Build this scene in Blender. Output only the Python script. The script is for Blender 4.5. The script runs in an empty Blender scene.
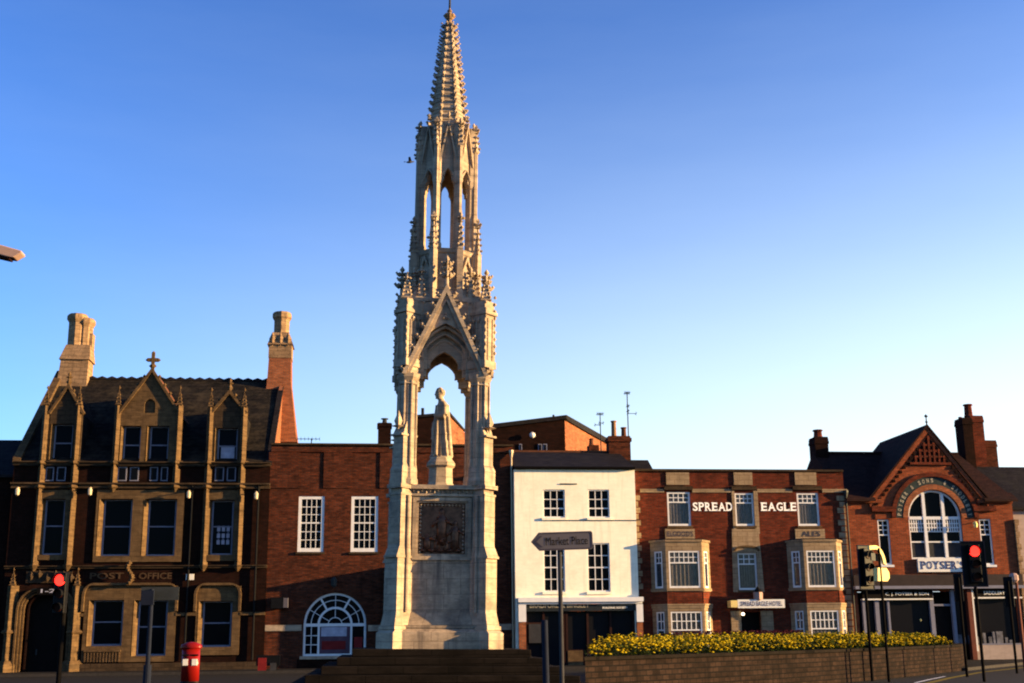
import bpy, bmesh, math, random
from mathutils import Vector, Matrix
from mathutils.geometry import tessellate_polygon
random.seed(7)
R = math.radians
scene = bpy.context.scene
COL = scene.collection

# ------------------------------------------------------------------ camera
FPX, W, H = 1225.0, 1024, 683
YAW, PITCH, ROLL = R(6.5), R(13.54), R(0.6)
CAM = Vector((0, 0, 1.7))
dv = Vector((math.sin(YAW)*math.cos(PITCH), math.cos(YAW)*math.cos(PITCH), math.sin(PITCH)))
r0 = Vector((math.cos(YAW), -math.sin(YAW), 0)); u0 = r0.cross(dv)
rv = r0*math.cos(ROLL) - u0*math.sin(ROLL); uv = u0*math.cos(ROLL) + r0*math.sin(ROLL)
cam_d = bpy.data.cameras.new('camera'); cam = bpy.data.objects.new('camera', cam_d); COL.objects.link(cam)
m = Matrix((rv, uv, -dv)).transposed().to_4x4(); m.translation = CAM
cam.matrix_world = m
cam_d.sensor_width = 36; cam_d.lens = FPX/W*36; cam_d.clip_end = 3000
scene.camera = cam

def ray(u, v): return dv + rv*((u-W/2)/FPX) + uv*((H/2-v)/FPX)
def P(u, v, Y):                       # a measured point on the vertical plane y = Y -> (x, z)
    r = ray(u, v); t = Y/r.y; return (r.x*t, CAM.z + r.z*t)
def G(u, v, z=0):                     # a measured point on the level z -> (x, y)
    r = ray(u, v); t = (z-CAM.z)/r.z; return (r.x*t, r.y*t)

# ------------------------------------------------------------------ materials
M = {}
def nodes(name, rough=.8, spec=.3):
    mt = bpy.data.materials.new(name); mt.use_nodes = True
    nt = mt.node_tree; b = nt.nodes['Principled BSDF']
    b.inputs['Roughness'].default_value = rough; b.inputs['Specular IOR Level'].default_value = spec
    M[name] = mt
    return mt, nt, b
def n(nt, t, **kw):
    x = nt.nodes.new(t)
    for k, v in kw.items():
        if k in x.inputs: x.inputs[k].default_value = v
        else: setattr(x, k, v)
    return x
def c4(c): return (c[0], c[1], c[2], 1)
def plain(name, col, rough=.6, spec=.3, metal=0, var=.25, scale=3, bump=0):
    mt, nt, b = nodes(name, rough, spec*.35)
    b.inputs['Metallic'].default_value = metal
    geo = n(nt, 'ShaderNodeNewGeometry')
    no = n(nt, 'ShaderNodeTexNoise', Scale=scale, Detail=6, Roughness=.65)
    nt.links.new(geo.outputs['Position'], no.inputs['Vector'])
    mx = n(nt, 'ShaderNodeMix', data_type='RGBA')
    rmp = n(nt, 'ShaderNodeMapRange'); rmp.inputs[1].default_value = .3; rmp.inputs[2].default_value = .7
    nt.links.new(no.outputs['Fac'], rmp.inputs[0]); nt.links.new(rmp.outputs[0], mx.inputs[0])
    mx.inputs[6].default_value = c4([x*(1-var) for x in col]); mx.inputs[7].default_value = c4([min(1, x*(1+var)) for x in col])
    nt.links.new(mx.outputs[2], b.inputs['Base Color'])
    if bump:
        bp = n(nt, 'ShaderNodeBump', Strength=bump, Distance=.02)
        nt.links.new(no.outputs['Fac'], bp.inputs['Height']); nt.links.new(bp.outputs[0], b.inputs['Normal'])
    return mt
def wallvec(nt):
    geo = n(nt, 'ShaderNodeNewGeometry'); sp = n(nt, 'ShaderNodeSeparateXYZ'); cb = n(nt, 'ShaderNodeCombineXYZ')
    nt.links.new(geo.outputs['Position'], sp.inputs[0])
    su = n(nt, 'ShaderNodeMath', operation='SUBTRACT')
    nt.links.new(sp.outputs[0], su.inputs[0]); nt.links.new(sp.outputs[1], su.inputs[1])
    nt.links.new(su.outputs[0], cb.inputs[0]); nt.links.new(sp.outputs[2], cb.inputs[1])
    return geo, cb
def masonry(name, c1, c2, mortar, bw=.3, bh=.1, ms=.016, dirt=(.03, .02, .018), dirtamt=.5, streak=.35, rough=.9, bump=.3, dscale=.6, blot=.6):
    mt, nt, b = nodes(name, rough, .03)
    geo, cb = wallvec(nt)
    br = n(nt, 'ShaderNodeTexBrick', Scale=1.0)
    br.inputs['Color1'].default_value = c4(c1); br.inputs['Color2'].default_value = c4(c2); br.inputs['Mortar'].default_value = c4(mortar)
    br.inputs['Brick Width'].default_value = bw; br.inputs['Row Height'].default_value = bh; br.inputs['Mortar Size'].default_value = ms
    br.inputs['Bias'].default_value = -.1
    nt.links.new(cb.outputs[0], br.inputs['Vector'])
    # blotches of differently fired / weathered masonry
    no = n(nt, 'ShaderNodeTexNoise', Scale=1.7, Detail=8, Roughness=.75)
    mq = n(nt, 'ShaderNodeMapping'); mq.inputs['Scale'].default_value = (1, 1, 3.2); nt.links.new(geo.outputs['Position'], mq.inputs['Vector']); nt.links.new(mq.outputs[0], no.inputs['Vector'])
    mr = n(nt, 'ShaderNodeMapRange'); mr.inputs[1].default_value = .25; mr.inputs[2].default_value = .75; mr.inputs[3].default_value = 1-blot; mr.inputs[4].default_value = min(1.6, 1+blot)
    nt.links.new(no.outputs['Fac'], mr.inputs[0])
    mu = n(nt, 'ShaderNodeMix', data_type='RGBA', blend_type='MULTIPLY'); mu.inputs[0].default_value = 1
    nt.links.new(br.outputs['Color'], mu.inputs[6]); nt.links.new(mr.outputs[0], mu.inputs[7])
    # soot patches + rain streaks
    n2 = n(nt, 'ShaderNodeTexNoise', Scale=dscale, Detail=7, Roughness=.7)
    nt.links.new(geo.outputs['Position'], n2.inputs['Vector'])
    mp = n(nt, 'ShaderNodeMapping'); mp.inputs['Scale'].default_value = (4, 4, .35)
    nt.links.new(geo.outputs['Position'], mp.inputs['Vector'])
    n3 = n(nt, 'ShaderNodeTexNoise', Scale=1.0, Detail=5, Roughness=.6); nt.links.new(mp.outputs[0], n3.inputs['Vector'])
    a = n(nt, 'ShaderNodeMapRange'); a.inputs[1].default_value = .48; a.inputs[2].default_value = .72; a.inputs[4].default_value = dirtamt
    bq = n(nt, 'ShaderNodeMapRange'); bq.inputs[1].default_value = .52; bq.inputs[2].default_value = .72; bq.inputs[4].default_value = streak
    nt.links.new(n2.outputs['Fac'], a.inputs[0]); nt.links.new(n3.outputs['Fac'], bq.inputs[0])
    mxm = n(nt, 'ShaderNodeMath', operation='MAXIMUM'); nt.links.new(a.outputs[0], mxm.inputs[0]); nt.links.new(bq.outputs[0], mxm.inputs[1])
    mx = n(nt, 'ShaderNodeMix', data_type='RGBA'); nt.links.new(mxm.outputs[0], mx.inputs[0])
    nt.links.new(mu.outputs[2], mx.inputs[6]); mx.inputs[7].default_value = c4(dirt)
    nt.links.new(mx.outputs[2], b.inputs['Base Color'])
    bp = n(nt, 'ShaderNodeBump', Strength=bump, Distance=.02)
    ad = n(nt, 'ShaderNodeMath', operation='SUBTRACT'); nt.links.new(no.outputs['Fac'], ad.inputs[0]); nt.links.new(br.outputs['Fac'], ad.inputs[1])
    nt.links.new(ad.outputs[0], bp.inputs['Height']); nt.links.new(bp.outputs[0], b.inputs['Normal'])
    return mt
def glass(name, col=(.003, .0035, .005), rough=.08):
    mt, nt, b = nodes(name, rough, .025)
    b.inputs['Base Color'].default_value = c4(col)
    geo = n(nt, 'ShaderNodeNewGeometry'); no = n(nt, 'ShaderNodeTexNoise', Scale=1.1, Detail=2)
    nt.links.new(geo.outputs['Position'], no.inputs['Vector'])
    bp = n(nt, 'ShaderNodeBump', Strength=.25, Distance=.02)
    nt.links.new(no.outputs['Fac'], bp.inputs['Height']); nt.links.new(bp.outputs[0], b.inputs['Normal'])
def emis(name, col, s):
    mt, nt, b = nodes(name); b.inputs['Base Color'].default_value = c4(col)
    b.inputs['Emission Color'].default_value = c4(col); b.inputs['Emission Strength'].default_value = s

masonry('brick_soot_shade', (0.0173, 0.0054, 0.0034), (0.0107, 0.0038, 0.0027), (0.0115, 0.0077, 0.0058), dirtamt=.75, dirt=(0.0030, 0.0019, 0.0015))  # dark brick with soot patches, used too for faces that are only shaded
masonry('brick_brown', (.105, .026, .011), (.045, .013, .007), (.045, .026, .018), dirtamt=.7, dirt=(.013, .006, .004), streak=.5, blot=.8, dscale=.8)
masonry('brick_red', (.14, .024, .010), (.07, .014, .007), (.055, .03, .02), dirtamt=.6, dirt=(.02, .007, .005), blot=.7)
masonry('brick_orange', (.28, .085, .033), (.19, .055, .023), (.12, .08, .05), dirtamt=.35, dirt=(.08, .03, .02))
masonry('brick_bright', (.24, .055, .02), (.155, .033, .013), (.09, .05, .03), dirtamt=.4, dirt=(.04, .013, .008))
masonry('stone_buff', (.25, .18, .11), (.22, .155, .09), (.15, .1, .06), bw=.6, bh=.3, dirtamt=.5, dirt=(.09, .06, .04), streak=.4, blot=.35)
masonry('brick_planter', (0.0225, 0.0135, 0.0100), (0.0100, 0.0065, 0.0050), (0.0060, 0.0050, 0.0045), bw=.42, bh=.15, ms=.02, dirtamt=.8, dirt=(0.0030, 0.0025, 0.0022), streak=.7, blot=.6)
_nt = M['brick_planter'].node_tree
[x for x in _nt.nodes if x.bl_idname == 'ShaderNodeMath' and x.operation == 'SUBTRACT'][0].operation = 'ADD'      # its long side runs along x + y
masonry('stone_gold', (0.0983, 0.0607, 0.0289), (0.0809, 0.0491, 0.0243), (0.0578, 0.0376, 0.0202), bw=.55, bh=.28, ms=.012, dirtamt=.6, dirt=(0.0289, 0.0185, 0.0116), streak=.5, dscale=.9)
masonry('stone_sooty', (0.0525, 0.0341, 0.0199), (0.0394, 0.0263, 0.0158), (0.0263, 0.0184, 0.0116), bw=.55, bh=.28, dirtamt=.8, dirt=(0.0184, 0.0131, 0.0105), streak=.6)
masonry('stone_pale', (.35, .27, .19), (.29, .22, .15), (.2, .15, .11), bw=.9, bh=.4, ms=.008, dirtamt=.7, dirt=(.11, .088, .074), streak=.7, dscale=1.5, bump=.5, blot=.5)
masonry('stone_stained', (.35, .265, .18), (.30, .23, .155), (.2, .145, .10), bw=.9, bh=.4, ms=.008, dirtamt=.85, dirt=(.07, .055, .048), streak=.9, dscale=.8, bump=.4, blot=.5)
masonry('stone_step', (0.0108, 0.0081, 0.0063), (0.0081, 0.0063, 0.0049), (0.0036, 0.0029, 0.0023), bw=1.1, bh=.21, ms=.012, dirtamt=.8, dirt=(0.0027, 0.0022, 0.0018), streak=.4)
masonry('render_white', (.84, .775, .60), (.83, .765, .59), (.83, .765, .59), bw=3, bh=3, ms=.001, dirtamt=.3, dirt=(.46, .36, .23), streak=.38, dscale=.9, bump=.05, blot=.1)
masonry('render_pink', (.32, .25, .21), (.3, .24, .2), (.3, .24, .2), bw=3, bh=3, ms=.001, dirtamt=.3, dirt=(.16, .12, .09), streak=.3, blot=.2)
masonry('slate', (0.0154, 0.0133, 0.0147), (0.0105, 0.0091, 0.0105), (0.0084, 0.0077, 0.0084), bw=.3, bh=.2, ms=.012, dirtamt=.3, dirt=(0.0350, 0.0315, 0.0210), rough=.75)
masonry('slate_moss', (.016, .013, .011), (.008, .0075, .007), (.004, .004, .004), bw=.36, bh=.26, ms=.02, dirtamt=.75, dirt=(.05, .038, .024), streak=.4, rough=.9, blot=.6, dscale=.9)
masonry('tile_red', (0.0280, 0.0112, 0.0084), (0.0182, 0.0084, 0.0070), (0.0140, 0.0084, 0.0070), bw=.18, bh=.12, ms=.01, dirtamt=.4, dirt=(0.0210, 0.0140, 0.0119), rough=.8)
masonry('paving', (0.0210, 0.0195, 0.0180), (0.0165, 0.0150, 0.0144), (0.0090, 0.0081, 0.0075), bw=.6, bh=.6, ms=.012, dirtamt=.4, dirt=(0.0210, 0.0180, 0.0150), bump=.1)
# paving is horizontal: use x, y for its slabs
_nt = M['paving'].node_tree
_cb = [x for x in _nt.nodes if x.bl_idname == 'ShaderNodeCombineXYZ'][0]; _sp = [x for x in _nt.nodes if x.bl_idname == 'ShaderNodeSeparateXYZ'][0]
_nt.links.new(_sp.outputs[0], _cb.inputs[0]); _nt.links.new(_sp.outputs[1], _cb.inputs[1])
plain('asphalt', (.009, .0088, .0095), .85, .3, var=.35, scale=1.5, bump=.3)
plain('kerb_stone', (.03, .027, .025), .9, .2, scale=5)
plain('paint_white', (.6, .59, .58), .45, .4, var=.07)
plain('paint_cream', (.4, .33, .22), .5, .4, var=.12)
plain('paint_black', (.0045, .0045, .005), .5, .2)
plain('paint_dark', (.004, .0035, .0035), .8, .06)
plain('shop_brown', (.022, .013, .011), .45, .4)
plain('shop_grey', (.015, .018, .02), .4, .4)
plain('metal_grey', (.03, .03, .033), .7, .12, var=.2)
plain('metal_blue', (.009, .012, .022), .7, .1, var=.15)
plain('sign_grey', (.075, .07, .082), .6, .1, var=.06)
plain('sign_white', (.62, .6, .55), .5, .2, var=.05)
plain('lamp_pink', (.3, .2, .17), .6, .1, var=.1)
plain('postbox_red', (.17, .006, .004), .3, .5, var=.08)
plain('letter_gold', (.055, .032, .016), .6, .3)
plain('letter_dark', (.035, .03, .045), .6, .3)
plain('letter_dim', (.30, .26, .19), .6, .2)
plain('shop_frame', (.022, .008, .006), .6, .2)
plain('letter_black', (.004, .004, .005), .6, .1)
plain('letter_navy', (.03, .04, .12), .6, .3)
plain('letter_white', (.88, .86, .8), .6, .3, var=.03)
plain('tarnished', (.03, .033, .033), .6, .2, metal=.3)
plain('bronze', (.10, .045, .026), .38, .5, metal=.55, var=.5, scale=9)
plain('curtain', (.2, .175, .175), .95, .1, var=.3, scale=6)
plain('terracotta', (.10, .04, .022), .85, .1, var=.3)
plain('pot_buff', (.2, .11, .06), .85, .1, var=.3)
plain('poster_red', (.14, .01, .01), .6, .3)
plain('poster_pale', (.3, .3, .36), .6, .3)
plain('poster_mauve', (.07, .04, .055), .6, .3)
plain('line_yellow', (.16, .12, .025), .8, .1)
plain('soil', (.03, .022, .015), 1, 0)
plain('leaf', (.022, .034, .006), .7, .1, var=.5, scale=6)
plain('petal_yellow', (.33, .24, .006), .6, .1, var=.2, scale=8)
plain('petal_red', (.05, .006, .008), .6, .2, var=.3, scale=8)
plain('feather', (.07, .07, .075), .8, .2)
plain('wood_red', (.10, .024, .014), .6, .3)
plain('wood_dark', (.006, .0045, .004), .7, .1)
plain('tile_blue', (.02, .03, .03), .5, .2, var=.3, scale=8)
plain('goods', (.08, .08, .095), .6, .4, var=.8, scale=2.5)
plain('bright_yellow', (.62, .48, .18), .5, .2, var=.05)  # on the road sign this yellow is sun gleam put into the colour
plain('win_grey', (.15, .15, .19), .5, .3, var=.1)
masonry('stone_chimney', (.26, .165, .09), (.21, .13, .07), (.12, .08, .05), bw=.5, bh=.25, dirtamt=.6, dirt=(.10, .065, .04), streak=.5)
glass('glass')
glass('glass_shop', (.008, .008, .01), .12)
glass('lens_dark', (.02, .006, .004), .3)
emis('lamp_red', (1, .02, .012), 1.2)
emis('lamp_white', (1, .8, .5), 1.5)

# ------------------------------------------------------------------ mesh builder
ORG = {}
class Fr:                             # a facade frame: u along the wall, v up, d into the wall (negative: proud of it)
    def __init__(s, ox, oy, ang=0):
        s.o = Vector((ox, oy, 0)); s.u = Vector((math.cos(ang), math.sin(ang), 0)); s.n = Vector((-math.sin(ang), math.cos(ang), 0))
    def __call__(s, u, v, d): return s.o + s.u*u + s.n*d + Vector((0, 0, v))
class MB:
    def __init__(s, M=None): s.v = []; s.f = []; s.M = M
    def add(s, vs, fs):
        k = len(s.v)
        s.v += [(s.M @ Vector(p)) if s.M else Vector(p) for p in vs]
        s.f += [tuple(k+i for i in f) for f in fs]
        return s
    def hexa(s, p):                   # 8 points: bottom ring 0-3, top ring 4-7
        return s.add(p, [(3, 2, 1, 0), (4, 5, 6, 7), (0, 1, 5, 4), (1, 2, 6, 5), (2, 3, 7, 6), (3, 0, 4, 7)])
    def box(s, x0, x1, y0, y1, z0, z1):
        return s.hexa([(x0, y0, z0), (x1, y0, z0), (x1, y1, z0), (x0, y1, z0), (x0, y0, z1), (x1, y0, z1), (x1, y1, z1), (x0, y1, z1)])
    def fbox(s, fr, u0, u1, v0, v1, d0, d1):
        return s.hexa([fr(u0, v0, d0), fr(u1, v0, d0), fr(u1, v0, d1), fr(u0, v0, d1), fr(u0, v1, d0), fr(u1, v1, d0), fr(u1, v1, d1), fr(u0, v1, d1)])
    def frust(s, x0, x1, y0, y1, z0, X0, X1, Y0, Y1, z1):
        return s.hexa([(x0, y0, z0), (x1, y0, z0), (x1, y1, z0), (x0, y1, z0), (X0, Y0, z1), (X1, Y0, z1), (X1, Y1, z1), (X0, Y1, z1)])
    def prism(s, loops, fr, d0, d1):  # loops[0] outline, the rest holes; each a list of (u, v)
        tri = tessellate_polygon([[Vector((a, b, 0)) for a, b in l] for l in loops])
        pts = [p for l in loops for p in l]
        N = len(pts)
        vs = [fr(a, b, d0) for a, b in pts] + [fr(a, b, d1) for a, b in pts]
        fs = []
        for t in tri:
            fs.append(tuple(t)); fs.append(tuple(i+N for i in reversed(t)))
        k = 0
        for l in loops:
            L = len(l)
            for i in range(L):
                j = (i+1) % L
                fs.append((k+i, k+j, k+j+N, k+i+N))
            k += L
        return s.add(vs, fs)
    def tube(s, a, b, ra, rb=None, k=8, cap=True):
        a = Vector(a); b = Vector(b); rb = ra if rb is None else rb
        d = (b-a).normalized(); x = d.orthogonal().normalized(); y = d.cross(x)
        vs = []
        for c, r in ((a, ra), (b, rb)):
            for i in range(k):
                t = 2*math.pi*i/k; vs.append(c + x*math.cos(t)*r + y*math.sin(t)*r)
        fs = [(i, (i+1) % k, (i+1) % k+k, i+k) for i in range(k)]
        if cap: fs += [tuple(reversed(range(k))), tuple(range(k, 2*k))]
        return s.add(vs, fs)
    def lathe(s, c, prof, k=8, rot=None, sx=1, sy=1):
        rot = math.pi/k if rot is None else rot
        vs = []; c = Vector(c)
        for r, z in prof:
            for i in range(k):
                t = rot+2*math.pi*i/k; vs.append(c + Vector((math.cos(t)*r*sx, math.sin(t)*r*sy, z)))
        fs = []
        for j in range(len(prof)-1):
            for i in range(k): fs.append((j*k+i, j*k+(i+1) % k, (j+1)*k+(i+1) % k, (j+1)*k+i))
        L = (len(prof)-1)*k
        fs += [tuple(reversed(range(k))), tuple(range(L, L+k))]
        return s.add(vs, fs)
    def octa(s, c, rx, ry=None, rz=None):
        ry = ry or rx; rz = rz or rx; x, y, z = c
        return s.add([(x+rx, y, z), (x, y+ry, z), (x-rx, y, z), (x, y-ry, z), (x, y, z+rz), (x, y, z-rz)],
                     [(0, 1, 4), (1, 2, 4), (2, 3, 4), (3, 0, 4), (1, 0, 5), (2, 1, 5), (3, 2, 5), (0, 3, 5)])
    def build(s, name, mat, parent=None, label=None, smooth=False, bevel=0):
        if not s.v: return None
        org = ORG[parent.name] if parent else Vector((sum(p.x for p in s.v)/len(s.v), sum(p.y for p in s.v)/len(s.v), min(p.z for p in s.v)))
        me = bpy.data.meshes.new(name)
        me.from_pydata([p-org for p in s.v], [], s.f)
        bm = bmesh.new(); bm.from_mesh(me); bmesh.ops.recalc_face_normals(bm, faces=bm.faces); bm.to_mesh(me); bm.free()
        me.materials.append(M[mat])
        if smooth:
            for p in me.polygons: p.use_smooth = True
        o = bpy.data.objects.new(name, me); COL.objects.link(o)
        if parent: o.parent = parent
        else: o.location = org
        ORG[o.name] = org
        if label: o['label'] = label
        if bevel:
            b = o.modifiers.new('bevel', 'BEVEL'); b.width = bevel; b.segments = 2; b.limit_method = 'ANGLE'
        return o
def thing(name, label, cat, loc, group=None):
    o = bpy.data.objects.new(name, None); COL.objects.link(o); o.location = loc; o.empty_display_size = .3
    o['label'] = label; o['category'] = cat
    if group: o['group'] = group
    ORG[o.name] = Vector(loc); return o
def tag(o, label, cat, group=None, kind=None):
    o['label'] = label; o['category'] = cat
    if group: o['group'] = group
    if kind: o['kind'] = kind
    return o
def struct(o): o['kind'] = 'structure'; return o
def text(s, size_w, fr, u, v, h, d, mat, parent, name='lettering', bold=.0, thick=.02):
    """letters s, total width size_w, height h, lower left at (u, v) on the frame fr"""
    cu = bpy.data.curves.new('t', 'FONT'); cu.body = s; cu.extrude = .0; cu.offset = bold; cu.resolution_u = 3
    t = bpy.data.objects.new('t', cu); COL.objects.link(t)
    bpy.context.view_layer.update()
    me = bpy.data.meshes.new_from_object(t.evaluated_get(bpy.context.evaluated_depsgraph_get()))
    bpy.data.objects.remove(t); bpy.data.curves.remove(cu)
    xs = [p.co.x for p in me.vertices]; ys = [p.co.y for p in me.vertices]
    sx = size_w/(max(xs)-min(xs)); sy = h/(max(ys)-min(ys)); mx, my = min(xs), min(ys)
    mb = MB(); N = len(me.vertices)
    vs = [fr(u+(p.co.x-mx)*sx, v+(p.co.y-my)*sy, d) for p in me.vertices]
    mb.add(vs, [tuple(p.vertices) for p in me.polygons])
    bpy.data.meshes.remove(me)
    return mb.build(name, mat, parent)
def arch_r(cx, z0, zs, r, k=20, ry=None):                     # round-headed opening
    ry = ry or r
    return [(cx-r, z0), (cx+r, z0)] + [(cx+r*math.cos(math.pi*i/k), zs+ry*math.sin(math.pi*i/k)) for i in range(k+1)]
def arch_p(cx, z0, zs, w, h, k=8):                            # pointed opening
    c = (h*h-w*w)/(2*w); rr = c+w; a = math.atan2(h, c)
    L = [(cx-w, z0), (cx+w, z0)]
    for i in range(k+1): t = a*i/k; L.append((cx-c+rr*math.cos(t), zs+rr*math.sin(t)))
    for i in range(1, k+1): t = a*(1-i/k); L.append((cx+c-rr*math.cos(t), zs+rr*math.sin(t)))
    return L
def rect(u0, u1, v0, v1): return [(u0, v0), (u1, v0), (u1, v1), (u0, v1)]
def RC(u0, u1, v0, v1, Y, fr=None):   # measured rectangle (left, right, top, bottom) -> x0, x1, z0, z1
    vm = (v0+v1)/2; um = (u0+u1)/2
    return P(u0, vm, Y)[0], P(u1, vm, Y)[0], P(um, v1, Y)[1], P(um, v0, Y)[1]

def window(par, fr, q, up=(1, 1), lo=(1, 1), split=.5, d=.14, fw=.07, bw=.04, mat='paint_white', glass_m='glass', sill=True, curtain=False, sillmat='stone_gold', label=None):
    u0, u1, v0, v1 = q
    mb = MB()
    mb.fbox(fr, u0, u0+fw, v0, v1, d-.05, d+.04); mb.fbox(fr, u1-fw, u1, v0, v1, d-.05, d+.04)
    mb.fbox(fr, u0+fw, u1-fw, v1-fw, v1, d-.045, d+.04); mb.fbox(fr, u0+fw, u1-fw, v0, v0+fw*1.3, d-.045, d+.04)
    vs = v0+(v1-v0)*split
    mb.fbox(fr, u0+fw, u1-fw, vs-.035, vs+.035, d-.03, d+.03)
    for (c, r), a, b in ((up, vs+.035, v1-fw), (lo, v0+fw*1.3, vs-.035)):
        for i in range(1, c):
            x = u0+fw+(u1-u0-2*fw)*i/c; mb.fbox(fr, x-bw/2, x+bw/2, a, b, d-.015, d+.02)
        for i in range(1, r):
            z = a+(b-a)*i/r; mb.fbox(fr, u0+fw, u1-fw, z-bw/2, z+bw/2, d-.012, d+.018)
    w = mb.build('window', mat, par, label)
    MB().fbox(fr, u0+.02, u1-.02, v0+.02, v1-.02, d+.022, d+.03).build('pane', glass_m, w) if not curtain else None
    if curtain:
        # net curtains hang in folds right behind the lower sash glass
        c = MB(); k = 22
        vt = v1-(v1-v0)*.05
        L = [(u0+.03+(u1-u0-.06)*i/k, d+.07+.03*math.sin(i*2.1+u0)) for i in range(k+1)]
        vv = [fr(a, v0+.03, b) for a, b in L]+[fr(a, vt, b) for a, b in L]
        c.add(vv, [(i, i+1, i+k+2, i+k+1) for i in range(k)])
        c.build('curtain', 'curtain', w)
        MB().fbox(fr, u0+.02, u1-.02, v0+.02, v1-.02, d+.022, d+.026).build('pane', 'glass_clear', w)
    if sill: MB().fbox(fr, u0-.08, u1+.08, v0-.12, v0+.006, -.09, d+.02).build('sill', sillmat, w)
    return w
mt, nt, b = nodes('glass_clear', .05, .5)
b.inputs['Base Color'].default_value = (.02, .02, .025, 1); b.inputs['Alpha'].default_value = .3

def serif_text(s, u0, u1, v0, v1, fr, d, mat, par, gap=.16, t=.018, name='lettering'):
    """capitals with slab serifs between u0 and u1; each letter cell has its own width"""
    wd_ = {'M': 1.25, 'S': .78, 'P': .8, 'E': .82, 'L': .8, "'": .25, 'A': 1.05, 'Y': 1.0, ' ': .5}
    tot = sum(wd_.get(ch, .92) for ch in s)+gap*(len(s)-1); k = (u1-u0)/tot; x = u0; h = v1-v0; par_o = None; sb = MB(); st_ = h*.085; ov = h*.07
    for ch in s:
        w = wd_.get(ch, .92)*k
        if ch != ' ':
            if ch == "'": text(ch, w*.7, fr, x, v1-h*.35, h*.35, d, mat, par, name)
            else:
                ww = w; text(ch, ww, fr, x, v0, h, d, mat, par, name, bold=.022)
                sw_ = h*.2
                def bar(a0, a1, z): sb.fbox(fr, a0, a1, z, z+st_, d-.004, d+.012)
                if ch in 'PREDBL': bar(x-ov, x+sw_+ov, v0); bar(x-ov, x+sw_+ov, v1-st_)
                if ch == 'P': pass
                if ch in 'RA': bar(x+ww-sw_*.9-ov, x+ww+ov, v0)
                if ch == 'A': bar(x-ov, x+sw_*.9+ov, v0)
                if ch == 'Y': bar(x-ov, x+sw_+ov, v1-st_); bar(x+ww-sw_-ov, x+ww+ov, v1-st_); bar(x+ww/2-sw_*.6-ov, x+ww/2+sw_*.6+ov, v0)
                if ch in 'EL': sb.fbox(fr, x+ww-st_, x+ww, v0, v0+h*.26, d-.004, d+.012)
                if ch == 'E': sb.fbox(fr, x+ww-st_*1.1, x+ww-.0, v1-h*.24, v1, d-.004, d+.012)
        x += w+gap*k
    return sb.build('letter_serifs', mat, par)
# ================================================================== THE ROW
D = 70.0
F0 = Fr(0, D)
def X(u, v, Y=None): return P(u, v, Y or D)[0]
def Z(v, u=512, Y=None): return P(u, v, Y or D)[1]
def wall(mb, fr, u0, u1, v0, v1, holes, t=.35): mb.prism([rect(u0, u1, v0, v1)] + holes, fr, 0, t); return mb

# ---------------------------------------------------------------- gothic post office
xL, xR = X(6, 560), X(267, 560)
po = thing('post_office', 'old gothic post office of dark brick and golden stone with three gabled dormers', 'building', ((xL+xR)/2, D, 0))
ze = Z(463, 100); zc = Z(486, 130); zs = Z(567, 130); zr = Z(380, 180, D+7.7)
W3 = [RC(53, 72, 424, 460, D), RC(123, 140, 426, 462, D), RC(150, 168, 426, 462, D), RC(218, 237, 428, 462, D)]
W2 = [RC(44, 63, 499, 555, D), RC(103, 130.5, 499, 556, D), RC(148, 175, 499, 556, D), RC(212, 232.5, 500, 555, D)]
W1 = [RC(93, 122, 600, 646, D), RC(138, 166, 600, 656, D), RC(203, 231, 601, 647, D)]
DOORX = (X(27, 640), X(62, 640)); zd = Z(596, 45); zds = zd-.7
door_loop = arch_p((DOORX[0]+DOORX[1])/2, 0.02, zds, (DOORX[1]-DOORX[0])/2, .68)
surr = []      # stone surrounds: areas cut out of the brick
def grow(q, a, b=None): b = a if b is None else b; return (q[0]-a, q[1]+a, q[2]-b, q[3]+b)
S2 = [(X(38, 530), X(68, 530), Z(560, 50), Z(490, 50)), (X(95, 530), X(183, 530), Z(562, 140), Z(490, 140)), (X(206, 530), X(238, 530), Z(561, 220), Z(490, 220))]
S1 = [(X(84, 620), X(176, 620), Z(662, 130), Z(586, 130)), (X(196, 620), X(240, 620), Z(655, 220), Z(586, 220))]
def qrect(q): return rect(*q)
mb = MB(); holes = [qrect(grow(q, .004)) for q in S2+S1] + [[(a, b) for a, b in door_loop]]
mb.prism([rect(xL, xR, 0, ze)] + holes, F0, 0, .4)
mb.box(xL, xL+.4, D+.402, D+15, 0, ze-.01); mb.box(xR-.4, xR, D+.402, D+15, 0, ze-.01); mb.box(xL, xR, D+15.002, D+15.4, 0, ze-.01)
mb.build('wall', 'brick_soot_shade', po)
# stone surrounds with openings and splayed jambs
def surround(q, wins, arched=False):
    mb = MB(); mb.prism([rect(q[0], q[1], q[2], q[3])] + [rect(a-.02, b+.02, c, d) for a, b, c, d in wins], F0, -.1, .1)
    mb.prism([rect(q[0], q[1], q[2], q[3])] + [rect(*w) for w in wins], F0, .102, .45)
    s = mb.build('window_surround', 'stone_gold', po)
    return s
def splay(s, w, depth=.3, run=.22):    # wedge on the left side of an opening, facing right and out
    a, b, c, d = w; mb = MB()
    for (e, sg) in ((a, -1),):
        mb.hexa([F0(e-.05, c, -.1), F0(e+.002, c, -.1), F0(e+run, c, depth), F0(e-.05, c, depth), F0(e-.05, d, -.1), F0(e+.002, d, -.1), F0(e+run, d, depth), F0(e-.05, d, depth)])
    mb.build('splayed_jamb', 'stone_gold', s)
def powins(q, wins, **kw):
    op = [(a-.26, b+.04, c, d) for a, b, c, d in wins]
    s = surround(q, op)
    for o_, w in zip(op, wins):
        splay(s, o_)
        window(po, F0, (o_[0]+.2, w[1], w[2], w[3]), (1, 1), (1, 1), .52, d=.3, fw=.08, bw=.05, mat='win_grey', sill=True)
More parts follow.
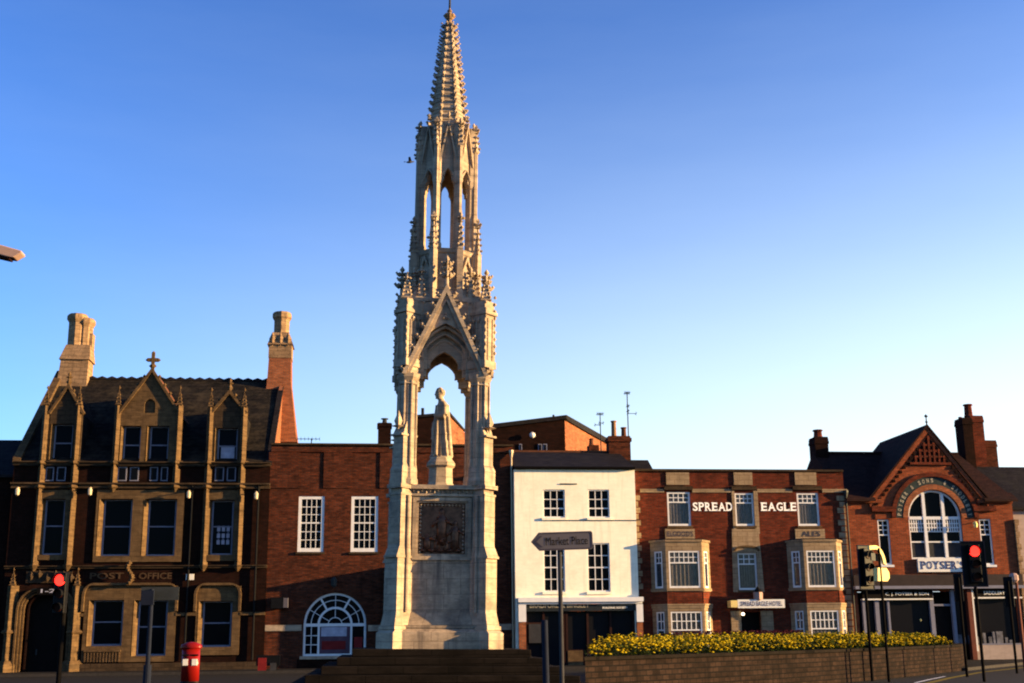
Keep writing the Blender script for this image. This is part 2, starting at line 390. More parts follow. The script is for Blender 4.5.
powins(S2[0], [W2[0]]); powins(S2[1], W2[1:3]); powins(S2[2], [W2[3]])
powins(S1[0], W1[:2]); powins(S1[1], [W1[2]])
# grid of small pale patches in the narrow window
q = W2[3]
mb = MB()
random.seed(3)
for r in range(3):
    for c in range(3):
        a = q[0]+.25+c*.26; z = Z(544, 220)+r*.36
        mb.fbox(F0, a, a+.17, z, z+.24, .31, .318)
        if r != 1 or c != 1: mb.fbox(F0, a+.05, a+.12, z+.27, z+.31, .31, .318)
mb.build('pale_grid', 'poster_pale', po)
# string courses, cornice, plinth
def course(v, u, h, pr, mat='stone_gold', name='string_course', x0=xL, x1=xR, par=po, Dd=F0):
    z = Z(v, u); mb = MB()
    mb.fbox(Dd, x0-.02, x1+.02, z-h/2, z+h*.2, -pr*.6, .05); mb.fbox(Dd, x0-.03, x1+.03, z+h*.2+.001, z+h/2, -pr, .05)
    return mb.build(name, mat, par)
course(464, 130, .22, .3, 'stone_sooty', 'eaves_course'); course(486, 130, .3, .34, 'stone_sooty', 'cornice'); course(567, 130, .16, .2, 'stone_sooty')
mb = MB(); mb.fbox(F0, X(68, 612), X(84, 612), Z(613), Z(610), -.12, .02); mb.fbox(F0, X(176, 612), X(196, 612), Z(613), Z(610), -.12, .02); mb.fbox(F0, X(240, 612), xR, Z(613), Z(610), -.12, .02)
mb.build('sill_course', 'stone_gold', po)
mb = MB(); mb.fbox(F0, X(69, 660), xR+.05, 0, Z(663, 150), -.22, .01); mb.build('plinth', 'stone_sooty', po)
# frieze windows between eaves and cornice
for a, b in ((46, 54), (57, 66), (118, 127), (130, 139), (150, 158), (161, 168), (215, 224), (227, 236)):
    f = MB().fbox(F0, X(a, 473), X(b, 473), Z(481, a), Z(467, a), -.03, .02).build('window', 'win_grey', po)
    MB().fbox(F0, X(a, 473)+.06, X(b, 473)-.06, Z(481, a)+.06, Z(467, a)-.06, -.042, -.034).build('pane', 'glass', f)
# roof
mb = MB(); e = -.15
prof = [(D+e, ze), (D+7.7, zr), (D+15.4, ze), (D+15.4, ze-.25), (D+7.7, zr-.3), (D+e, ze-.2)]
def xprism(mb, prof, x0, x1):
    N = len(prof); tri = tessellate_polygon([[Vector((a, b, 0)) for a, b in prof]])
    mb.add([(x0, a, b) for a, b in prof] + [(x1, a, b) for a, b in prof], [tuple(t) for t in tri] + [tuple(i+N for i in reversed(t)) for t in tri] + [(i, (i+1) % N, (i+1) % N+N, i+N) for i in range(N)])
    return mb
xprism(mb, prof, xL+.3, xR-.22); rf = mb.build('roof', 'slate_moss', po)
mb = MB()
x = xL+1.5
while x < xR-.6: mb.octa((x, D+7.7, zr+.08), .3, .1, .12); x += .6
mb.box(xL+.3, xR-.3, D+7.58, D+7.82, zr-.05, zr+.06)
mb.build('ridge_tiles', 'slate', rf)
# end gables with coping
for (x0, x1, nm, mt) in ((xL-.02, xL+.3, 'gable', 'stone_sooty'), (xR-.2, xR+.02, 'gable', 'brick_orange')):
    mb = MB(); xprism(mb, [(D+.41, ze), (D+7.7, zr+.25), (D+14.9, ze)], x0, x1); g = mb.build(nm, mt, po)
    q_ = .35 if x0 < xL+1 else 0
    mb = MB(); xprism(mb, [(D-.1, ze-.1), (D-.1, ze+.1+q_*.4), (D+7.7, zr+.15+q_), (D+15.5, ze+.1+q_*.3), (D+15.5, ze), (D+7.7, zr+.05+q_*.4)], x0-.05, x1+.05)
    mb.build('coping', 'stone_gold' if q_ else 'slate', g)
# wall dormers
def strip(mb, x, z0, z1, w=.2, pr=.3, taper=True):      # diamond shaft standing proud of the wall
    mb.add([(x-w, D, z0), (x, D-pr, z0), (x+w, D, z0), (x, D+.1, z0), (x-w, D, z1), (x, D-pr, z1), (x+w, D, z1), (x, D+.1, z1)],
           [(3, 2, 1, 0), (4, 5, 6, 7), (0, 1, 5, 4), (1, 2, 6, 5), (2, 3, 7, 6), (3, 0, 4, 7)])
def pinnacle(mb, x, y, z, h, w, rows=3):
    mb.lathe((x, y, z), [(w, 0), (w*1.25, h*.05), (w*.85, h*.1), (w*.12, h*.86), (w*.1, h)], 4)
    for i in range(rows):
        t = .2+.6*i/rows; r = w*(1-t)*.95
        for a in range(4):
            an = math.pi/4+a*math.pi/2; mb.octa((x+math.cos(an)*r, y+math.sin(an)*r, z+h*t), w*.28, w*.28, w*.3)
    mb.octa((x, y, z+h*.97), w*.45, w*.45, w*.4); mb.octa((x, y, z+h*1.04), w*.2, w*.2, w*.4)
dormers = [(51, 80, 68, 388, 414, 440, [W3[0]]), (121, 177, 149.5, 372, 414, 440, W3[1:3]), (213, 244, 231, 394, 414, 440, [W3[3]])]
for a, b, ax, va, vsd, vm, wins in dormers:
    x0, x1 = X(a, vm)-.12, X(b, vm)+.05; cx = (x0+x1)/2; zt = Z(va, ax); zsd = Z(vsd, ax); z0 = ze+.1 if False else Z(462, ax)
    dm = MB(); out = [(x0, z0), (x1, z0), (x1, zsd), (cx, zt), (x0, zsd)]
    op = [(max(q[0]-.18, x0+.1), q[1]+.03, q[2], q[3]) for q in wins]
    hs = [rect(*q) for q in op]
    niche = []
    if len(wins) == 2: niche = [arch_p(cx-.02, Z(414, 150)+.05, Z(405, 150), .3, .35)]
    dm.prism([out]+hs+niche, F0, -.06, .4)
    if niche: dm.prism([niche[0]], F0, .1, .2)
    d_o = dm.build('dormer', 'stone_gold' if len(wins) == 2 else 'stone_sooty', po)
    for o_, w in zip(op, wins):
        mb = MB(); e_ = o_[0]; c_, d_ = w[2], w[3]
        mb.hexa([F0(e_-.05, c_, -.06), F0(e_+.002, c_, -.06), F0(e_+.16, c_, .28), F0(e_-.05, c_, .28), F0(e_-.05, d_, -.06), F0(e_+.002, d_, -.06), F0(e_+.16, d_, .28), F0(e_-.05, d_, .28)])
        mb.build('splayed_jamb', 'stone_gold', d_o)
        ww = window(po, F0, (o_[0]+.14, w[1], w[2], w[3]), (1, 1), (1, 1), .48, d=.26, fw=.07, mat='win_grey')
        if a == 213:
            mb = MB(); mb.fbox(F0, w[0]+.15, w[1]-.15, w[2]+.15, w[2]+.95, .276, .281); mb.build('paper', 'poster_pale', ww)
    # raked copings
    mb = MB()
    for sgn, xs_ in ((1, x0), (-1, x1)):
        dx = cx-xs_; dz = zt-zsd; L = math.hypot(dx, dz); nx, nz = -dz/L*sgn, abs(dx)/L
        wv = .13
        pts = [(xs_, zsd-.02), (cx, zt-.02), (cx, zt+wv*1.9), (xs_-sgn*.12, zsd+.05)]
        mb.prism([pts], F0, -.2, .3)
        k = 3 if len(wins) == 1 else 4
        for i in range(1, k+1):
            t = i/(k+1); mb.octa((xs_+dx*t-sgn*.1, D-.05, zsd+dz*t+.22), .1, .12, .12)
    mb.build('gable_coping', 'stone_gold', d_o)
    mb = MB()
    if len(wins) == 2:
        zz = zt+.1; mb.box(cx-.09, cx+.09, D-.1, D+.08, zz, zz+1.0); mb.box(cx-.3, cx+.3, D-.09, D+.07, zz+.5, zz+.7); mb.octa((cx, D, zz+.25), .22)
        mb.octa((cx-.33, D, zz+.6), .1); mb.octa((cx+.33, D, zz+.6), .1); mb.octa((cx, D, zz+1.02), .12)
    else: mb.octa((cx, D, zt+.35), .16, .16, .3); mb.octa((cx, D, zt+.62), .2, .2, .12); mb.octa((cx, D, zt+.78), .1, .1, .2)
    mb.build('finial', 'stone_gold', d_o)
    # little roof behind the gable
    mb = MB(); xa, xb = x0+.05, x1-.05
    vs = [(xa, D+.402, ze-.1), (xb, D+.402, ze-.1), (xb, D+.402, zsd), (cx, D+.402, zt-.08), (xa, D+.402, zsd)]
    vs += [(p[0], D+6.2, p[2]) for p in vs]
    mb.add(vs, [(0, 1, 2, 3, 4), (9, 8, 7, 6, 5)] + [(i, (i+1) % 5, (i+1) % 5+5, i+5) for i in range(5)])
    mb.build('dormer_roof', 'slate_moss', d_o)
    if len(wins) == 2:
        mb = MB(); vs = [(cx+.1, D+.5, zt+.05), (x1+.1, D+.5, zsd+.02), (x1+.1, D+3, zsd+.02), (cx+.1, D+3, zt+.05)]
        mb.add(vs+[(p[0], p[1], p[2]-.1) for p in vs], [(0, 1, 2, 3), (7, 6, 5, 4), (0, 4, 5, 1), (1, 5, 6, 2), (2, 6, 7, 3), (3, 7, 4, 0)]); mb.build('red_ridge', 'terracotta', d_o)
# diamond shafts with pinnacles
for a, v0, b, v1 in ((50, 412, 31, 566), (82, 412, 65, 566), (120, 412, 112, 487), (178, 412, 177, 487), (212, 414, 202.5, 566), (245, 414, 237, 566)):
    x = X((a+b)/2, (v0+v1)/2); z1 = Z(v0-6, a); z0 = Z(v1, b)
    mb = MB(); strip(mb, x, z0, z1); mb.lathe((x, D-.1, z0-.3), [(.05, 0), (.12, .1), (.3, .32), (.22, .36)], 6)
    for zz in (Z(463, a), Z(487, a)): mb.lathe((x, D-.08, zz-.1), [(.3, 0), (.4, .06), (.4, .16), (.3, .2)], 4, rot=0)
    pinnacle(mb, x, D-.1, z1, 1.05, .2)
    mb.build('buttress_shaft', 'stone_gold', po)
for a, b in ((9, 8), (74, 71)):
    x = X(a, 640); mb = MB(); strip(mb, x, 0, Z(586, a), .3, .45); pinnacle(mb, x, D-.15, Z(586, a), .9, .2)
    mb.lathe((x, D-.1, 0), [(.55, 0), (.55, .5), (.4, .7)], 4, rot=0); mb.lathe((x, D-.1, Z(634, a)), [(.36, 0), (.45, .08), (.36, .2)], 4, rot=0)
    mb.build('buttress_shaft', 'stone_gold', po)
# door arch mouldings
dcx, dw = (DOORX[0]+DOORX[1])/2, (DOORX[1]-DOORX[0])/2
mb = MB()
for k in range(4):
    o1 = .62-.14*k; i1 = o1-.1
    mb.prism([arch_p(dcx, .02, zds, dw+o1, .68+o1*.6, 6)[0:1]+arch_p(dcx, .02, zds, dw+o1, .68+o1*.6, 6)[1:], arch_p(dcx, .03, zds, dw+i1, .68+i1*.6, 6)], F0, -.3+.1*k, .12) if k < 4 else 0
mb.build('door_arch', 'stone_gold', po)
mb = MB(); mb.prism([arch_p(dcx, .02, zds, dw, .68, 6)], F0, .38, .45); dd = mb.build('door', 'wood_dark', po)
MB().fbox(F0, dcx-.5, dcx-.42, 1.0, 1.3, .3, .38).build('handle', 'tarnished', dd)
text('1-2', .75, F0, dcx-.3, Z(593, 45), .2, -.38, 'poster_pale', po, bold=.02)
MB().fbox(F0, dcx-.5, dcx+.6, Z(594, 45)-.06, Z(588, 45)+.02, -.37, -.3).build('fanlight_board', 'paint_dark', po)
# carved panel above the porch
mb = MB()
for i in range(6): mb.octa((dcx-.9+.42*i, D-.2, Z(576, 45)+.12*math.sin(i*2.3)), .18, .15, .24)
mb.fbox(F0, dcx-1.2, dcx+1.2, Z(583, 45), Z(571, 45), -.1, .02); mb.build('carved_panel', 'stone_sooty', po)
# ground floor hood moulds
def hood(xa, xb, zt, r=.62, drop=.9, w=.13, left=True, right=True):
    mb = MB(); L = [(xa, zt-r-drop)]; k = 6
    L += [(xa+r-r*math.cos(math.pi/2*i/k), zt-r+r*math.sin(math.pi/2*i/k)) for i in range(k+1)]
    L += [(xb-r+r*math.sin(math.pi/2*i/k), zt-r+r*math.cos(math.pi/2*i/k)) for i in range(k+1)]
    L += [(xb, zt-r-drop)]
    inn = [(a+(w if a < (xa+xb)/2 else -w), min(b, zt-w)) for a, b in L]
    loop = L + inn[::-1]
    mb.prism([loop], F0, -.3, 0.02); return mb.build('hood_mould', 'stone_gold', po)
hood(X(82, 610), X(178, 610), Z(583, 130)); hood(X(194, 610), X(241, 610), Z(583, 220))
mb = MB(); x = X(131, 577)
for i in range(9):
    t = i/8; mb.octa((x+.14*math.sin(t*6), D-.4-.05*t, Z(583, 131)+t*1.05), .16, .16, .14)
mb.build('carved_bracket', 'stone_gold', po)
text('POST', X(124, 575)-X(90, 575), F0, X(90, 575), Z(579, 107), .34, -.03, 'letter_gold', po, bold=.02)
text('OFFICE', X(172, 575)-X(139, 575), F0, X(139, 575), Z(579, 155), .34, -.03, 'letter_gold', po, bold=.02)
MB().fbox(F0, X(186, 577), X(194, 577), Z(580, 190), Z(574, 190), -.05, -.005).build('plaque', 'sign_white', po)
# balustrade below the left ground floor windows
mb = MB(); xa, xb = X(84, 655), X(121, 655)
for i in range(12): x = xa+(xb-xa)*(i+.5)/12; mb.fbox(F0, x-.04, x+.04, Z(662, 100), Z(652, 100), -.16, -.1)
mb.fbox(F0, xa, xb, Z(652, 100), Z(650, 100), -.2, -.101); mb.build('window_guard', 'stone_gold', po)
# chimneys
def octshaft(mb, x, y, z0, z1, r, cap=True):
    mb.lathe((x, y, z0), [(r, 0), (r, z1-z0-.55), (r*1.05, z1-z0-.5), (r*1.25, z1-z0-.35), (r*1.25, z1-z0-.12), (r*1.08, z1-z0), (r*.7, z1-z0)], 10)
yk = D+7.7
zk = lambda v, u: P(u, v, yk)[1]
mb = MB(); xa, xb = P(60, 365, yk)[0]-.1, P(94, 365, yk)[0]
xm = (xa+xb)/2; zb = zk(362, 80)
mb.frust(xa+.1, xb-.2, yk-.8, yk+.8, zk(400, 80), xa+.3, xb-.2, yk-.7, yk+.7, zb)
mb.frust(xa+.2, xb-.1, yk-.8, yk+.8, zb, xa+.5, xb-.2, yk-.5, yk+.5, zb+1.0)
octshaft(mb, xm-.1, yk, zb+.2, zk(315, 75), .52); octshaft(mb, xm+.38, yk+.1, zb+.2, zk(319, 86), .48); mb.box(xm+.55, xm+.92, yk-.2, yk+.5, zb+.4, zk(334, 86))
mb.build('chimney', 'stone_chimney', po)
mb = MB(); xa, xb = P(270, 350, yk)[0], P(292, 350, yk)[0]; xm = (xa+xb)/2
mb.frust(xa-.3, xb+.55, yk-1.3, yk+1.3, zk(445, 280), xa-.05, xb+.05, yk-.75, yk+.75, zk(385, 280))
mb.frust(xa-.05, xb+.05, yk-.75, yk+.75, zk(385, 280), xa, xb, yk-.65, yk+.65, zk(360, 280))
ch = mb.build('chimney', 'brick_orange', po)
mb = MB(); zb = zk(360, 280); mb.box(xa-.03, xb+.03, yk-.68, yk+.68, zb, zb+.85); mb.frust(xa-.12, xb+.12, yk-.78, yk+.78, zb+.85, xa+.2, xb-.2, yk-.5, yk+.5, zb+1.7)
for sx in (xa+.2, xm, xb-.2): mb.octa((sx, yk-.72, zb+1.2), .22, .1, .5)
octshaft(mb, xm, yk, zb+1.5, zk(313, 281), .5); mb.build('chimney_shaft', 'stone_chimney', ch)

# small floodlights on the wall
for u, v in ((190, 495), (257, 496), (20, 492), (92, 492)):
    x, z = P(u, v, D); mb = MB(); mb.tube((x, D, z+.2), (x, D-.45, z+.2), .03); mb.lathe((x, D-.5, z-.25), [(.04, 0), (.1, .04), (.12, .32), (.06, .42)], 8)
    o = mb.build('wall_lamp', 'paint_cream'); tag(o, {190: 'cream wall lamp right of the wide first floor window of the post office', 257: 'cream wall lamp at the right end of the post office front', 20: 'cream wall lamp near the left corner of the post office front', 92: 'cream wall lamp left of the wide first floor window of the post office'}[u], 'wall lamp', 'wall lamps on the post office')
def rwp(name, u0, v0, u1, v1, par, Y=D, mat='paint_black', r=.06, off=.12):
    x = X((u0+u1)/2, (v0+v1)/2, Y); mb = MB(); mb.tube((x, Y-off, Z(v1, u1, Y)), (x, Y-off, Z(v0, u0, Y)), r); mb.lathe((x, Y-off, Z(v0, u0, Y)-.1), [(.07, 0), (.15, .3), (.15, .42)], 6); return mb.build(name, mat, par)
rwp('drainpipe', 193, 490, 184, 660, po); rwp('drainpipe', 259, 490, 252, 660, po)

# ---------------------------------------------------------------- brown brick building
bx0, bx1 = xR+.01, X(514.5, 560)
bb = thing('brick_building', 'plain brown brick building with tall white windows and an arched fanlight window', 'building', ((bx0+bx1)/2, D, 0))
F1 = Fr(0, D+.06)
zt = Z(445, 320)
wn = [RC(298, 324, 496, 552, D), RC(351, 378, 496, 552, D)]
ax0, ax1 = X(303, 640), X(366, 640); acx, ar = (ax0+ax1)/2, (ax1-ax0)/2; az0, azs = Z(656, 334), Z(624.5, 334)
more = [(X(440, 520), X(452, 520), wn[0][2], wn[0][3])]
mb = MB(); mb.prism([rect(bx0, bx1, 0, zt)] + [rect(*q) for q in wn+more] + [arch_r(acx, az0, azs, ar)], F1, 0, .4)
mb.box(bx0, bx0+.3, D+.47, D+11, 0, zt-.3); mb.box(bx1-.3, bx1, D+.47, D+11, 0, zt-.3); mb.box(bx0+.3, bx1-.3, D+10.7, D+11, 0, zt-.3)
# blind panels in the parapet and shallow piers
w_ = mb.build('wall', 'brick_brown', bb)
mb = MB()
for a, b in ((299, 322), (340, 346), (356, 378)):
    pass
for a, b in ((268, 300), (324, 352), (380, 392)):
    mb.fbox(F1, X(a, 460)+(.05 if a == 268 else 0), X(b, 460), Z(488, a), Z(452, a), -.05, .01)
mb.fbox(F1, bx0+.02, bx1-.02, Z(452, 330), Z(447, 330), -.07, .01); mb.build('parapet_panels', 'brick_brown', bb)
MB().fbox(F1, bx0, bx1, zt, zt+.1, -.12, .5).build('coping', 'stone_sooty', bb)
MB().box(bx0+.3, bx1-.3, D+.47, D+10.7, zt-.6, zt-.4).build('roof', 'slate', bb)
for q in wn+more: window(bb, F1, q, (4, 3), (4, 3), .52, d=.08, fw=.17, bw=.035, sillmat='stone_sooty')
mb = MB()
mb.fbox(F1, bx0+.02, ax0-.1, Z(631, 280), Z(625, 280), -.06, .01); mb.fbox(F1, ax1+.1, bx1-.02, Z(631, 380), Z(625, 380), -.06, .01)
mb.build('stone_band', 'stone_pale', bb)
# arched window
mb = MB(); d0, d1 = .1, .2
mb.prism([arch_r(acx, az0, azs, ar), arch_r(acx, az0+.12, azs, ar-.12)], F1, d0, d1)
ri = ar*.56
half = [(acx+ri*math.cos(math.pi*i/20), azs+ri*math.sin(math.pi*i/20)) for i in range(21)]
hin = [(acx+(ri-.12)*math.cos(math.pi*i/20), azs+(ri-.12)*math.sin(math.pi*i/20)) for i in range(20, -1, -1)]
mb.prism([half+hin], F1, d0+.01, d1-.01)
mb.fbox(F1, ax0+.12, ax1-.12, azs-.1, azs+.06, d0+.015, d1-.015)
for x in (acx-ri+.02, acx+ri-.12): mb.fbox(F1, x, x+.11, az0+.12, azs-.1, d0+.02, d1-.02)
for t, th in ((60, .05), (120, .05)):
    a = R(t); p, q_ = (ri, ar-.1); nx, nz = -math.sin(a)*th, math.cos(a)*th
    mb.prism([[(acx+p*math.cos(a)-nx, azs+p*math.sin(a)-nz), (acx+q_*math.cos(a)-nx, azs+q_*math.sin(a)-nz), (acx+q_*math.cos(a)+nx, azs+q_*math.sin(a)+nz), (acx+p*math.cos(a)+nx, azs+p*math.sin(a)+nz)]], F1, d0+.02, d1-.02)
for t in (15, 30, 45, 75, 90, 105, 135, 150, 165):
    a = R(t); th = .016; nx, nz = -math.sin(a)*th, math.cos(a)*th
    for p, q_ in ((ri, ar-.1), (.35, ri-.1)):
        if p < 1 and t in (15, 45, 75, 105, 135, 165): continue
        mb.prism([[(acx+p*math.cos(a)-nx, azs+p*math.sin(a)-nz), (acx+q_*math.cos(a)-nx, azs+q_*math.sin(a)-nz), (acx+q_*math.cos(a)+nx, azs+q_*math.sin(a)+nz), (acx+p*math.cos(a)+nx, azs+p*math.sin(a)+nz)]], F1, d0+.04, d1-.04)
for rr in (.4, (ri+ar)/2):
    h1 = [(acx+rr*math.cos(math.pi*i/16), azs+rr*math.sin(math.pi*i/16)) for i in range(17)]; h2 = [(acx+(rr-.04)*math.cos(math.pi*i/16), azs+(rr-.04)*math.sin(math.pi*i/16)) for i in range(16, -1, -1)]
    mb.prism([h1+h2], F1, d0+.045, d1-.045)
for x in ((ax0+acx-ri)/2+.05,): mb.fbox(F1, x-.02, x+.02, az0+.12, azs-.1, d0+.04, d1-.04)
for i in (1, 2): z = az0+.12+(azs-az0-.22)*i/3; mb.fbox(F1, ax0+.12, acx-ri+.02, z-.02, z+.02, d0+.04, d1-.04)
aw = mb.build('fanlight_window', 'paint_white', bb)
MB().prism([arch_r(acx, az0+.02, azs, ar-.03)], F1, d1+.005, d1+.02).build('pane', 'glass', aw)
MB().fbox(F1, acx-ri+.14, acx+ri-.14, az0+.14, azs-.12, d1-.04, d1-.03).build('notice_board', 'poster_mauve', aw)
MB().fbox(F1, acx-.75, acx+.65, az0+1.05, az0+1.55, d1-.06, d1-.045).build('notice', 'poster_pale', aw)
mb = MB(); mb.fbox(F1, acx-.7, acx+.6, az0+.35, az0+.8, d1-.06, d1-.045); mb.fbox(F1, acx+ri+.1, ax1-.2, az0+.3, az0+1.0, d1-.06, d1-.045); mb.build('red_notice', 'poster_red', aw)
MB().fbox(F1, ax0-.15, ax1+.15, az0-.16, az0+.006, -.15, .2).build('sill', 'stone_pale', aw)
MB().fbox(F1, ax0-.3, ax1+.3, Z(672, 334), az0-.17, -.04, .01).build('apron', 'brick_soot_shade', bb)
rwp('drainpipe', 511, 456, 513, 655, bb, mat='paint_cream', r=.05)
# chimney of this building
yk2 = D+6
xa, xb = P(378, 430, yk2)[0], P(391, 430, yk2)[0]; mb = MB(); z1 = P(385, 424, yk2)[1]
mb.box(xa, xb, yk2-.5, yk2+.5, zt-.5, z1); mb.box(xa-.06, xb+.06, yk2-.56, yk2+.56, z1-.25, z1-.05); chm = mb.build('chimney', 'brick_soot_shade', bb)
mb = MB(); mb.lathe(((xa+xb)/2, yk2, z1), [(.2, 0), (.16, .1), (.14, .28)], 8); mb.lathe(((xa+xb)/2, yk2, z1+.3), [(.25, 0), (.25, .04)], 8); mb.build('chimney_pot', 'metal_grey', chm)
# flood lamp box and hanging lamp
x, z = P(281, 603, D); mb = MB(); mb.fbox(F1, x-.5, x+.15, z-.3, z+.3, -.5, -.02); fl = mb.build('housing', 'paint_black', thing('flood_lamp', 'boxy flood lamp on the brown brick wall left of the arched window', 'lamp', (x, D+.06, z)))
mb = MB(); mb.fbox(F1, x+.16, x+.4, z-.26, z+.26, -.5, -.02); o = mb.build('lens', 'sign_grey', fl.parent)
x, z = P(334, 583, D); mb = MB(); mb.tube((x, D+.06, z+.3), (x, D-.35, z+.3), .03); mb.lathe((x, D-.35, z-.25), [(.06, 0), (.17, .1), (.2, .42), (.06, .55)], 6)
tag(mb.build('wall_lamp', 'tarnished'), 'small dark lantern above the arched fanlight window', 'wall lamp')
# porch added out of sight behind the monument to shade the brick wall
x0_, x1_ = X(392, 600), X(478, 600); pr = thing('shadow_porch', 'added brick porch hidden behind the monument, shading the brown brick building', 'porch', ((x0_+x1_)/2, D, 0))
mb = MB(); mb.box(x0_, x1_, D-1.2, D+.05, 0, Z(566, 400)-.2); mb.build('wall', 'brick_soot_shade', pr)
MB().box(x0_-.1, x1_+.1, D-1.35, D+.05, Z(566, 400)-.2, Z(566, 400)).build('roof', 'stone_sooty', pr)
MB().box(x0_+2, x0_+3.1, D-1.25, D-1.19, 0, 2.2).build('door', 'wood_dark', pr)

# ---------------------------------------------------------------- tall brick building behind
yb = D+18
bh_ = thing('brick_warehouse', 'tall brick building with a sunlit orange side standing behind the row', 'building', (P(520, 440, yb)[0], yb, 0))
xa, xb = P(470, 430, yb)[0], P(565, 430, yb)[0]
zl, zr_ = P(470, 431, yb)[1], P(565, 420, yb)[1]
mb = MB(); mb.prism([[(xa, 0), (xb, 0), (xb, zr_), (xa, zl)]], Fr(0, yb), 0, .4); mb.build('wall', 'brick_soot_shade', bh_)  # front in darker brick than the side, its shade put into the colour
# side wall recedes to the right, its sunlight put into brighter brick
p2 = P(608, 442, yb+10)
ang = math.atan2(10, p2[0]-xb); L = math.hypot(10, p2[0]-xb); Fs = Fr(xb, yb, ang)
loop = [(0, 0), (L, 0), (L, p2[1]-.2)] + [(L*(1-i/8), p2[1]-.2+(zr_-p2[1]+.2)*((i/8)**1.5)) for i in range(1, 9)]
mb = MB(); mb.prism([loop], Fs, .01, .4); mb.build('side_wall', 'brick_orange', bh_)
mb = MB(); mb.prism([[(a, b) for a, b in loop[2:]] + [(a, b+.22) for a, b in reversed(loop[2:])]], Fs, -.15, .45); mb.build('verge', 'slate', bh_)
mb = MB(); vs = [(xa, yb-.2, zl), (xb+.1, yb-.2, zr_+.05), (p2[0], yb+10, p2[1]), (xa, yb+10, zl-.5)]
mb.add(vs+[(a, b, c+.3) for a, b, c in vs], [(3, 2, 1, 0), (4, 5, 6, 7), (0, 1, 5, 4), (1, 2, 6, 5), (2, 3, 7, 6), (3, 0, 4, 7)]); mb.build('roof', 'slate', bh_)
Fb = Fr(0, yb)
for a, b in ((538, 542), (543, 547), (519, 522)):
    f = MB().fbox(Fb, P(a, 447, yb)[0], P(b, 447, yb)[0], P(a, 452, yb)[1], P(a, 444, yb)[1], -.06, .01).build('window', 'win_grey', bh_)
    MB().fbox(Fb, P(a, 447, yb)[0]+.06, P(b, 447, yb)[0]-.06, P(a, 452, yb)[1]+.08, P(a, 444, yb)[1]-.06, -.075, -.062).build('pane', 'glass', f)
x, z = P(532, 435.5, yb); mb = MB(); mb.lathe((0, 0, 0), [(.22, 0), (.16, .12), (.02, .16)], 12)
mb.v = [Vector((x+p.x, yb-.2-p.z, z+p.y)) for p in mb.v]; tag(mb.build('vent_cap', 'sign_white'), 'small round white vent on the dark wall behind the row', 'vent')
x, z = P(554.5, 419, yb); MB().tube((x, yb+.5, z-.6), (x, yb+.5, z+.4), .08).build('flue', 'paint_black', bh_)
# gabled brick building seen through the monument arch
yb2 = D+9; bg = thing('gabled_house', 'brick house with a dark slate roof seen through the arch of the monument', 'building', (P(445, 440, yb2)[0], yb2, 0))
xa, xb, xc = P(405, 430, yb2)[0], P(449, 430, yb2)[0], P(478, 430, yb2)[0]
z_a, z_b, z_c = P(405, 419, yb2)[1], P(449, 415, yb2)[1], P(478, 424, yb2)[1]
MB().prism([[(xa, 0), (xb, 0), (xb, z_b), (xa, z_a)]], Fr(0, yb2), 0, .35).build('wall', 'brick_soot_shade', bg)
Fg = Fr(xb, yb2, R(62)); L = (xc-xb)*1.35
MB().prism([[(0, 0), (L, 0), (L, z_c-.2), (0, z_b-.05)]], Fg, .01, .35).build('side_wall', 'brick_orange', bg)  # sunlit side coloured as brighter brick than the shaded front
mb = MB(); vs = [(xa, yb2-.15, z_a), (xb+.05, yb2-.15, z_b), Fg(L, z_c-.15, 0), (xa, yb2+L, z_a-.2)]
mb.add(vs+[(v[0], v[1], v[2]+.18) for v in vs], [(3, 2, 1, 0), (4, 5, 6, 7), (0, 1, 5, 4), (1, 2, 6, 5), (2, 3, 7, 6), (3, 0, 4, 7)]); mb.build('roof', 'slate', bg)
x, z = P(423, 414, yb2); MB().tube((x, yb2+.6, z-.5), (x, yb2+.6, z+.5), .1).build('flue', 'paint_black', bg)

# ---------------------------------------------------------------- white house with the building society
D0 = D; D = D0-.5; F0 = Fr(0, D)
wx0, wx1 = X(515, 560)+.005, X(637.5, 560)
wh = thing('white_house', 'white rendered three storey house with small paned windows above a dark shopfront', 'building', ((wx0+wx1)/2, D, 0))
zt = Z(467.5, 575)
q4 = [RC(543, 565, 489.5, 518, D), RC(588, 609.5, 489.5, 518, D), RC(543.5, 565, 543, 592, D), RC(587.5, 610, 543, 592, D)]
zsh = Z(600, 575); sx0, sx1 = X(525.5, 620), X(635, 620)
mb = MB(); mb.prism([rect(wx0, wx1, 0, zt)] + [rect(*q) for q in q4] + [rect(sx0, sx1, .02, zsh-.02)], F0, 0, .35)
mb.box(wx0, wx0+.3, D+.352, D+10, 0, zt-.1); mb.box(wx1-.3, wx1, D+.352, D+10, 0, zt-.1)
mb.build('wall', 'render_white', wh)
for q in q4[:2]: window(wh, F0, q, (3, 2), (3, 1), .34, d=.1, fw=.07, bw=.045, sillmat='render_white')
for q in q4[2:]: window(wh, F0, q, (3, 2), (3, 2), .5, d=.1, fw=.07, bw=.045, sillmat='render_white')
# wall anchors and cable
mb = MB(); mb.fbox(F0, X(560, 484), X(577, 484), Z(484.5, 570), Z(483.5, 570), -.04, .0); mb.fbox(F0, X(552, 521), X(640, 521), Z(520.6, 590), Z(520, 590), -.05, -.02); mb.build('cable', 'metal_grey', wh)
